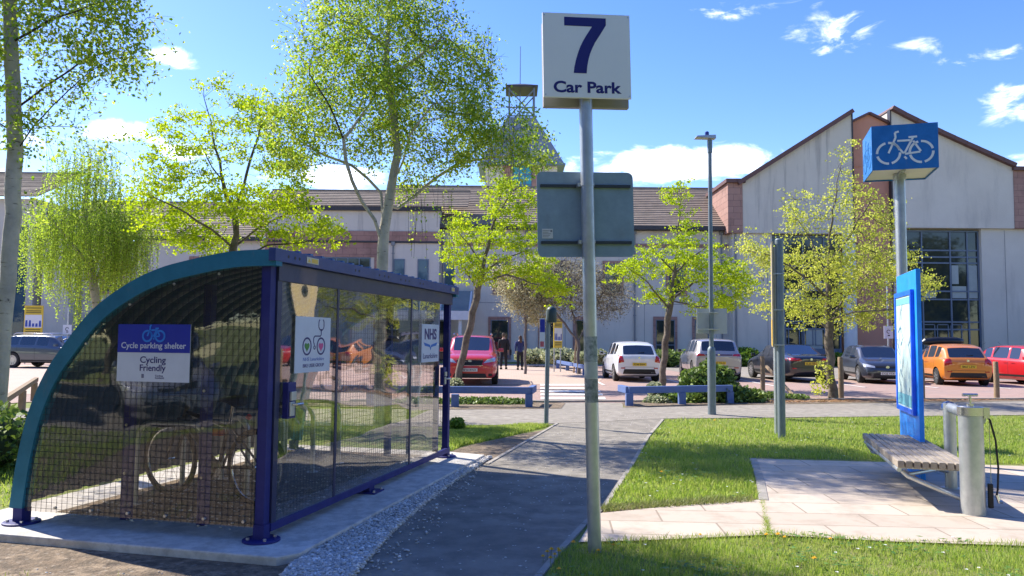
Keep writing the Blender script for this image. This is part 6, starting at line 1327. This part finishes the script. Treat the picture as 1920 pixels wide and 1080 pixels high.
fastmesh('hanging_twigs', np.concatenate(Vt), np.concatenate(Ft), TWIG, bigb); C = np.concatenate(cs); C = C[r.random(len(C)) < .6]; C = C + r.normal(0, .025, C.shape); L_ = leaf_quads(C, .055, r, .6, .8); fastmesh('hanging_leaves', L_, np.arange(len(L_)).reshape(-1, 4), BL1, bigb)
# leaning maple left of the big sign
g = gp(855, 724)
limbs = [[g] + pl3([(868, 668), (884, 600), (899, 530), (910, 480), (925, 420), (940, 360)], g.y), pl3([(899, 520), (935, 490), (985, 470), (1010, 480)], g.y, [0, .3, .7, 1]), pl3([(905, 500), (880, 460), (855, 430)], g.y, [0, -.4, -.8]), pl3([(896, 545), (870, 500), (845, 480)], g.y, [0, .5, .8]), pl3([(925, 400), (960, 360), (985, 340)], g.y), pl3([(905, 525), (950, 515), (1010, 535), (1045, 540)], g.y, [0, -.5, -.9, -1.2])]
bl = [B(880, 450, g.y, 55, 45, 1.0), B(940, 430, g.y, 55, 45, 1.0), B(945, 355, g.y, 45, 38, .8), B(855, 480, g.y, 35, 35, .7), B(985, 390, g.y, 30, 40, .7), B(1000, 500, g.y, 50, 30, .9), B(1035, 540, g.y, 35, 30, .7), B(905, 500, g.y, 60, 25, .9), B(980, 450, g.y, 40, 30, .8)]
tree('maple_tree', g, limbs, bl, 700, 'leaning yellow-green maple behind the left knee rail beside the red SUV', DARKB, ML, 'clump', .072, 15, rbase=.115, seed=13, spread=.15, step=.28, infl=1.8, kill=.45, group='young maples along the car park')
# maple right of the big sign
g = gp(1240, 727)
limbs = [[g] + pl3([(1246, 670), (1252, 600), (1260, 545), (1268, 480), (1272, 420), (1278, 370), (1270, 350)], g.y), pl3([(1258, 560), (1300, 530), (1350, 520), (1395, 520)], g.y, [0, .4, .8, 1]), pl3([(1256, 575), (1215, 530), (1175, 500)], g.y, [0, -.4, -.8]), pl3([(1262, 520), (1300, 480), (1330, 460)], g.y), pl3([(1262, 510), (1235, 480), (1215, 460)], g.y), pl3([(1256, 560), (1310, 575), (1370, 570)], g.y, [0, -.8, -1.3])]
bl = [B(1270, 480, g.y, 60, 42, 1.0), B(1335, 500, g.y, 55, 40, .9), B(1385, 530, g.y, 35, 32, .7), B(1200, 500, g.y, 45, 32, .8), B(1262, 358, g.y, 20, 18, .3), B(1272, 425, g.y, 26, 22, .4), B(1250, 545, g.y, 50, 28, .8), B(1350, 565, g.y, 45, 22, .8), B(1165, 495, g.y, 22, 14, .4), B(1300, 445, g.y, 30, 22, .5)]
tree('maple_tree', g, limbs, bl, 650, 'yellow-green maple behind the right knee rail beside the white hatchback', DARKB, ML, 'clump', .072, 15, rbase=.11, seed=17, spread=.15, step=.28, infl=1.8, kill=.45, group='young maples along the car park')
# young tree by the row of timber posts
g = gp(1562, 749)
limbs = [[g] + pl3([(1556, 690), (1555, 620), (1553, 560), (1552, 500), (1557, 430), (1568, 360), (1578, 300), (1582, 285)], g.y), pl3([(1555, 600), (1590, 550), (1640, 510), (1700, 500)], g.y, [0, .4, .8, 1]), pl3([(1554, 570), (1510, 520), (1450, 480), (1400, 470)], g.y, [0, -.4, -.8, -1]), pl3([(1553, 520), (1520, 450), (1490, 400)], g.y, [0, .4, .6]), pl3([(1554, 500), (1600, 430), (1630, 380)], g.y, [0, -.4, -.6]), pl3([(1555, 590), (1600, 585), (1680, 580), (1740, 540)], g.y, [0, -.8, -1.3, -1.5]), pl3([(1555, 610), (1500, 580), (1440, 570)], g.y, [0, .6, 1])]
bl = [B(1570, 500, g.y, 100, 80, 1.6), B(1580, 380, g.y, 50, 60, .8), B(1582, 310, g.y, 16, 26, .3), B(1450, 480, g.y, 60, 38, .9), B(1680, 510, g.y, 60, 45, .9), B(1490, 400, g.y, 38, 40, .6), B(1650, 410, g.y, 42, 40, .7), B(1600, 590, g.y, 90, 30, 1.2), B(1500, 580, g.y, 65, 30, 1.0), B(1740, 540, g.y, 28, 26, .4), B(1400, 460, g.y, 25, 25, .4)]
tree('young_tree', g, limbs, bl, 1000, 'slender young tree in sparse yellow-green leaf in the leaf-strewn bed', DARKB, ML2, 'clump', .060, 8, rbase=.115, seed=19, spread=.13, step=.24, infl=1.6, kill=.36, shell=.5)
# bare blossom thicket behind
g = at(1085, 650, 35); g.z = 0
limbs = [[g] + pl3([(1084, 640), (1080, 610), (1070, 570)], 35), pl3([(1084, 640), (1110, 590), (1130, 550)], 35, [0, .5, .8]), pl3([(1084, 640), (1045, 590), (1010, 550)], 35, [0, -.5, -1])]
bl = [B(1060, 530, 35, 90, 50, 2.0), B(1130, 560, 35, 60, 38, 1.5), B(990, 540, 35, 50, 40, 1.2), B(1000, 580, 35, 35, 25, .9), B(960, 510, 35, 25, 25, .7)]
t6 = tree('bare_tree', g, limbs, bl, 3400, 'twiggy half-bare grey tree before the ground floor windows behind the big post', mat('grey twig bark', (.16, .135, .12), rough=.9), leafmat('pale buds', (.17, .155, .10), (.34, .31, .20), .3), 'spray', .085, 1.8, tipr=.008, rbase=.075, seed=23, spread=.16, step=.24, infl=1.5, kill=.34, wig=.5)
g2 = at(985, 660, 34.5); g2.z = 0
limbs = [[g2] + pl3([(985, 640), (985, 590), (980, 550)], 34.5)]
bl = [B(985, 545, 34.5, 50, 42, 1.2), B(1015, 580, 34.5, 32, 26, .9), B(950, 520, 34.5, 26, 26, .7), B(1010, 505, 34.5, 32, 26, .8)]
tree('blossom_shrub', g2, limbs, bl, 500, 'tall shrub covered with cream blossom above the two walkers', mat('grey twig bark', (.16, .135, .12)), leafmat('cream blossom', (.34, .32, .17), (.54, .50, .31), .35), 'spray', .085, 11, tipr=.008, rbase=.055, seed=29, spread=.17, step=.24, infl=1.5, kill=.36, cat='shrub')
# shrubs, hedges, ivy
def bush(name, base, blobs, n, leaf, lm, label, cat, inner=True, group=None, flat=.2, kind=None):
    base = Vector(base); r = np.random.default_rng(int(abs(base.x * 31 + base.y * 17)) + 5); root = empty(name, base, 0, label, cat, group)
    w = np.array([b[3] * b[5] + b[4] * b[5] + b[3] * b[4] for b in blobs]); w /= w.sum(); C = []
    core = MB()
    for b, k in zip(blobs, (n * w).astype(int)):
        q = r.normal(0, 1, (k, 3)); q /= np.linalg.norm(q, axis=1)[:, None]; rr2 = (r.uniform(.72, 1.06, k) + .10 * np.sin(q[:, 0] * 9) * np.sin(q[:, 1] * 8 + q[:, 2] * 7))[:, None]
        c = np.array(b[:3]) - np.array(base) + q * rr2 * np.array(b[3:6]); C.append(c[c[:, 2] > .01])
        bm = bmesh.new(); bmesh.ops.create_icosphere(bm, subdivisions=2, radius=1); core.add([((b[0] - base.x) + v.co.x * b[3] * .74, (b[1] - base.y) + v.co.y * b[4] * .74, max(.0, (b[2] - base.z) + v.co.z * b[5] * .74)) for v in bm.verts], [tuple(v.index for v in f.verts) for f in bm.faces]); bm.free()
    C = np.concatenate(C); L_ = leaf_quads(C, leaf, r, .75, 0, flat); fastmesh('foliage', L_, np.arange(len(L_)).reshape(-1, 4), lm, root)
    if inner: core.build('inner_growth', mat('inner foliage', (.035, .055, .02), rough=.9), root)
    return root
IVY = leafmat('ivy leaves', (.045, .10, .018), (.13, .22, .035), .2, (.24, .32, .07)); HED = leafmat('hedge leaves', (.10, .19, .025), (.20, .30, .04), .3); VAR = leafmat('variegated leaves', (.14, .19, .08), (.34, .38, .19), .25, (.48, .48, .30))
def W3(px, py, Y, rx, rz, ry): c = at(px, py, Y); k = Y / FPX; return (c.x, c.y, c.z, rx * k, ry, rz * k)
Yi = 20.3
bush('ivy_mound', gp(1340, 752), [W3(1335, 740, Yi, 62, 32, .8), W3(1318, 712, Yi, 42, 24, .6), W3(1345, 705, Yi + .1, 30, 20, .5), W3(1395, 745, Yi, 40, 18, .6), W3(1275, 748, Yi - .5, 48, 13, .4), W3(1328, 690, Yi, 14, 16, .2)], 7500, .11, IVY, 'large glossy ivy mound behind the right knee rail and lamp', 'ivy')
bush('ivy_patch', gp(1235, 757), [W3(1232, 752, 19.6, 26, 10, .3), W3(1228, 730, 20.0, 14, 14, .3)], 900, .09, VAR, 'pale ivy patch round the foot of the maple right of the crossing', 'ivy')
bush('low_hedge', gp(920, 760), [W3(870, 757, 18.9, 60, 12, .45), W3(930, 757, 18.9, 55, 12, .42), W3(975, 758, 18.9, 22, 11, .3), W3(800, 757, 18.9, 60, 12, .45)], 6000, .075, IVY, 'low dark leafy hedge under the left knee rail', 'hedge')
bush('ivy_patch', gp(853, 730), [W3(853, 722, 25.2, 16, 12, .3)], 500, .09, VAR, 'ivy at the foot of the leaning maple beside the red SUV', 'ivy')
bush('ivy_patch', gp(1460, 742), [W3(1450, 742, 20.8, 26, 8, .3), W3(1490, 745, 20.9, 28, 6, .3)], 900, .08, IVY, 'low ivy and brambles beside the leftmost timber post', 'ivy')
bush('bramble', gp(1540, 748), [W3(1545, 700, 21.2, 16, 24, .25), W3(1535, 725, 21.2, 14, 16, .25)], 260, .08, ML2, 'small yellowish bramble at the young tree trunk', 'bramble', inner=False)
bush('clipped_shrub', gp(1400, 690), [W3(1397, 672, 47, 30, 20, 1.0)], 2500, .16, HED, 'rounded green shrub between the silver SUV and the black saloon', 'shrub')
for i, (px, rx, rz, w) in enumerate([(1650, 32, 15, 'left of the orange hatchback roof behind the grey hatchback'), (1858, 26, 14, 'right of the orange hatchback, nearest it'), (1905, 30, 16, 'behind the red hatchback at the right edge'), (1470, 35, 14, 'behind the black saloon'), (1570, 22, 12, 'behind the young tree trunk')]):
    bush('clipped_shrub', at(px, 690, 49).xy.to_3d(), [W3(px, 674, 49, rx, rz, .9)], 2200, .17, HED, 'low green clipped shrub ' + w, 'shrub', group='clipped shrubs along the gabled wing')
bush('variegated_planting', at(1030, 680, 41).xy.to_3d(), [W3(1000, 668, 44, 34, 14, 1.0), W3(1050, 668, 42, 36, 15, 1.0), W3(1095, 672, 38, 24, 13, .8), W3(1120, 668, 43, 22, 13, .8)], 5000, .15, VAR, 'pale variegated planting along the wall behind the two walkers', 'planting')
bush('variegated_planting', at(1250, 680, 44).xy.to_3d(), [W3(1245, 672, 45, 40, 17, 1.0), W3(1285, 672, 45, 22, 16, .8)], 2600, .15, IVY, 'dark planting between the white hatchback and the silver SUV', 'planting')
bush('laurel_bush', (-6.3, 9.0, 0), [(-6.15, 9.1, .35, .55, .6, .45), (-6.9, 9.4, .4, .6, .6, .5), (-5.9, 8.2, .15, .35, .5, .2)], 2600, .10, IVY, 'dark glossy bush at the left edge below the white-barked birch', 'bush')
bush('weed_clump', gp(856, 806), [W3(856, 797, gp(856, 806).y, 14, 13, .18)], 380, .09, HED, 'small leafy weed clump at the edge of the path beyond the shelter', 'weeds', inner=False)
# daffodil-like leaf clump beyond the shelter
X, Y = scatter([(gp(848, 806).x + math.cos(a) * .18, gp(848, 806).y + math.sin(a) * .18) for a in np.linspace(0, 6, 8)], 160)
tag(blademesh('leaf_clump', X, Y, .26, .016, HED, .5), 'upright strappy leaf clump beyond the far end of the shelter', 'plant')
# dark trees behind the viewpoint, mirrored in panels and windows
DKL = leafmat('dark woodland leaves', (.12, .16, .05), (.26, .28, .10), .3)
proto = tree('woodland_tree', (0, 0, 0), [[(0, 0, 0), (0, .1, 2), (.1, 0, 4), (0, 0, 7)], [(0, .1, 2), (1.2, 0, 4)], [(0, .05, 2.4), (-1.3, .5, 4.4)]], [(0, 0, 4.2, 2.7, 2.7, 2.6), (0, 0, 7, 1.9, 1.9, 1.8), (1.2, .5, 3, 1.6, 1.6, 1.3), (-1.2, -.5, 2.8, 1.6, 1.6, 1.2)], 450, 'woodland tree', DARKB, DKL, 'spray', .22, 14, rbase=.22, seed=31, spread=.32, step=.4, infl=2.2, kill=.7, group='woodland trees behind the viewpoint')
for i, (x, y, s) in enumerate([(-15.5, -3.5, 1.0), (-19, 1.5, 1.2), (-15, -9, 1.3), (-10, -12, 1.3), (-5, -14, 1.2), (0.5, -15, 1.4), (6, -14, 1.3), (12, -13, 1.2), (18, -12, 1.4), (25, -14, 1.3), (-22, -7, 1.4), (-21, 7, 1.1), (33, -9, 1.6), (40, -4, 1.7), (47, -10, 1.8), (54, -2, 1.7), (61, -8, 1.9), (68, 3, 1.8), (76, -4, 2.0), (85, 4, 2.0), (95, -3, 2.2), (-32, -10, 1.7), (-40, -6, 1.8), (-50, -12, 1.9), (-62, -4, 1.9), (-74, -8, 2.1)]):
    o = proto if i == 0 else copy_tree(proto); o.location = (x, y, 0); o.scale = (s, s, s); o.rotation_euler.z = i * 1.9; o['label'] = 'dark woodland tree behind the viewpoint, mirrored in glass'
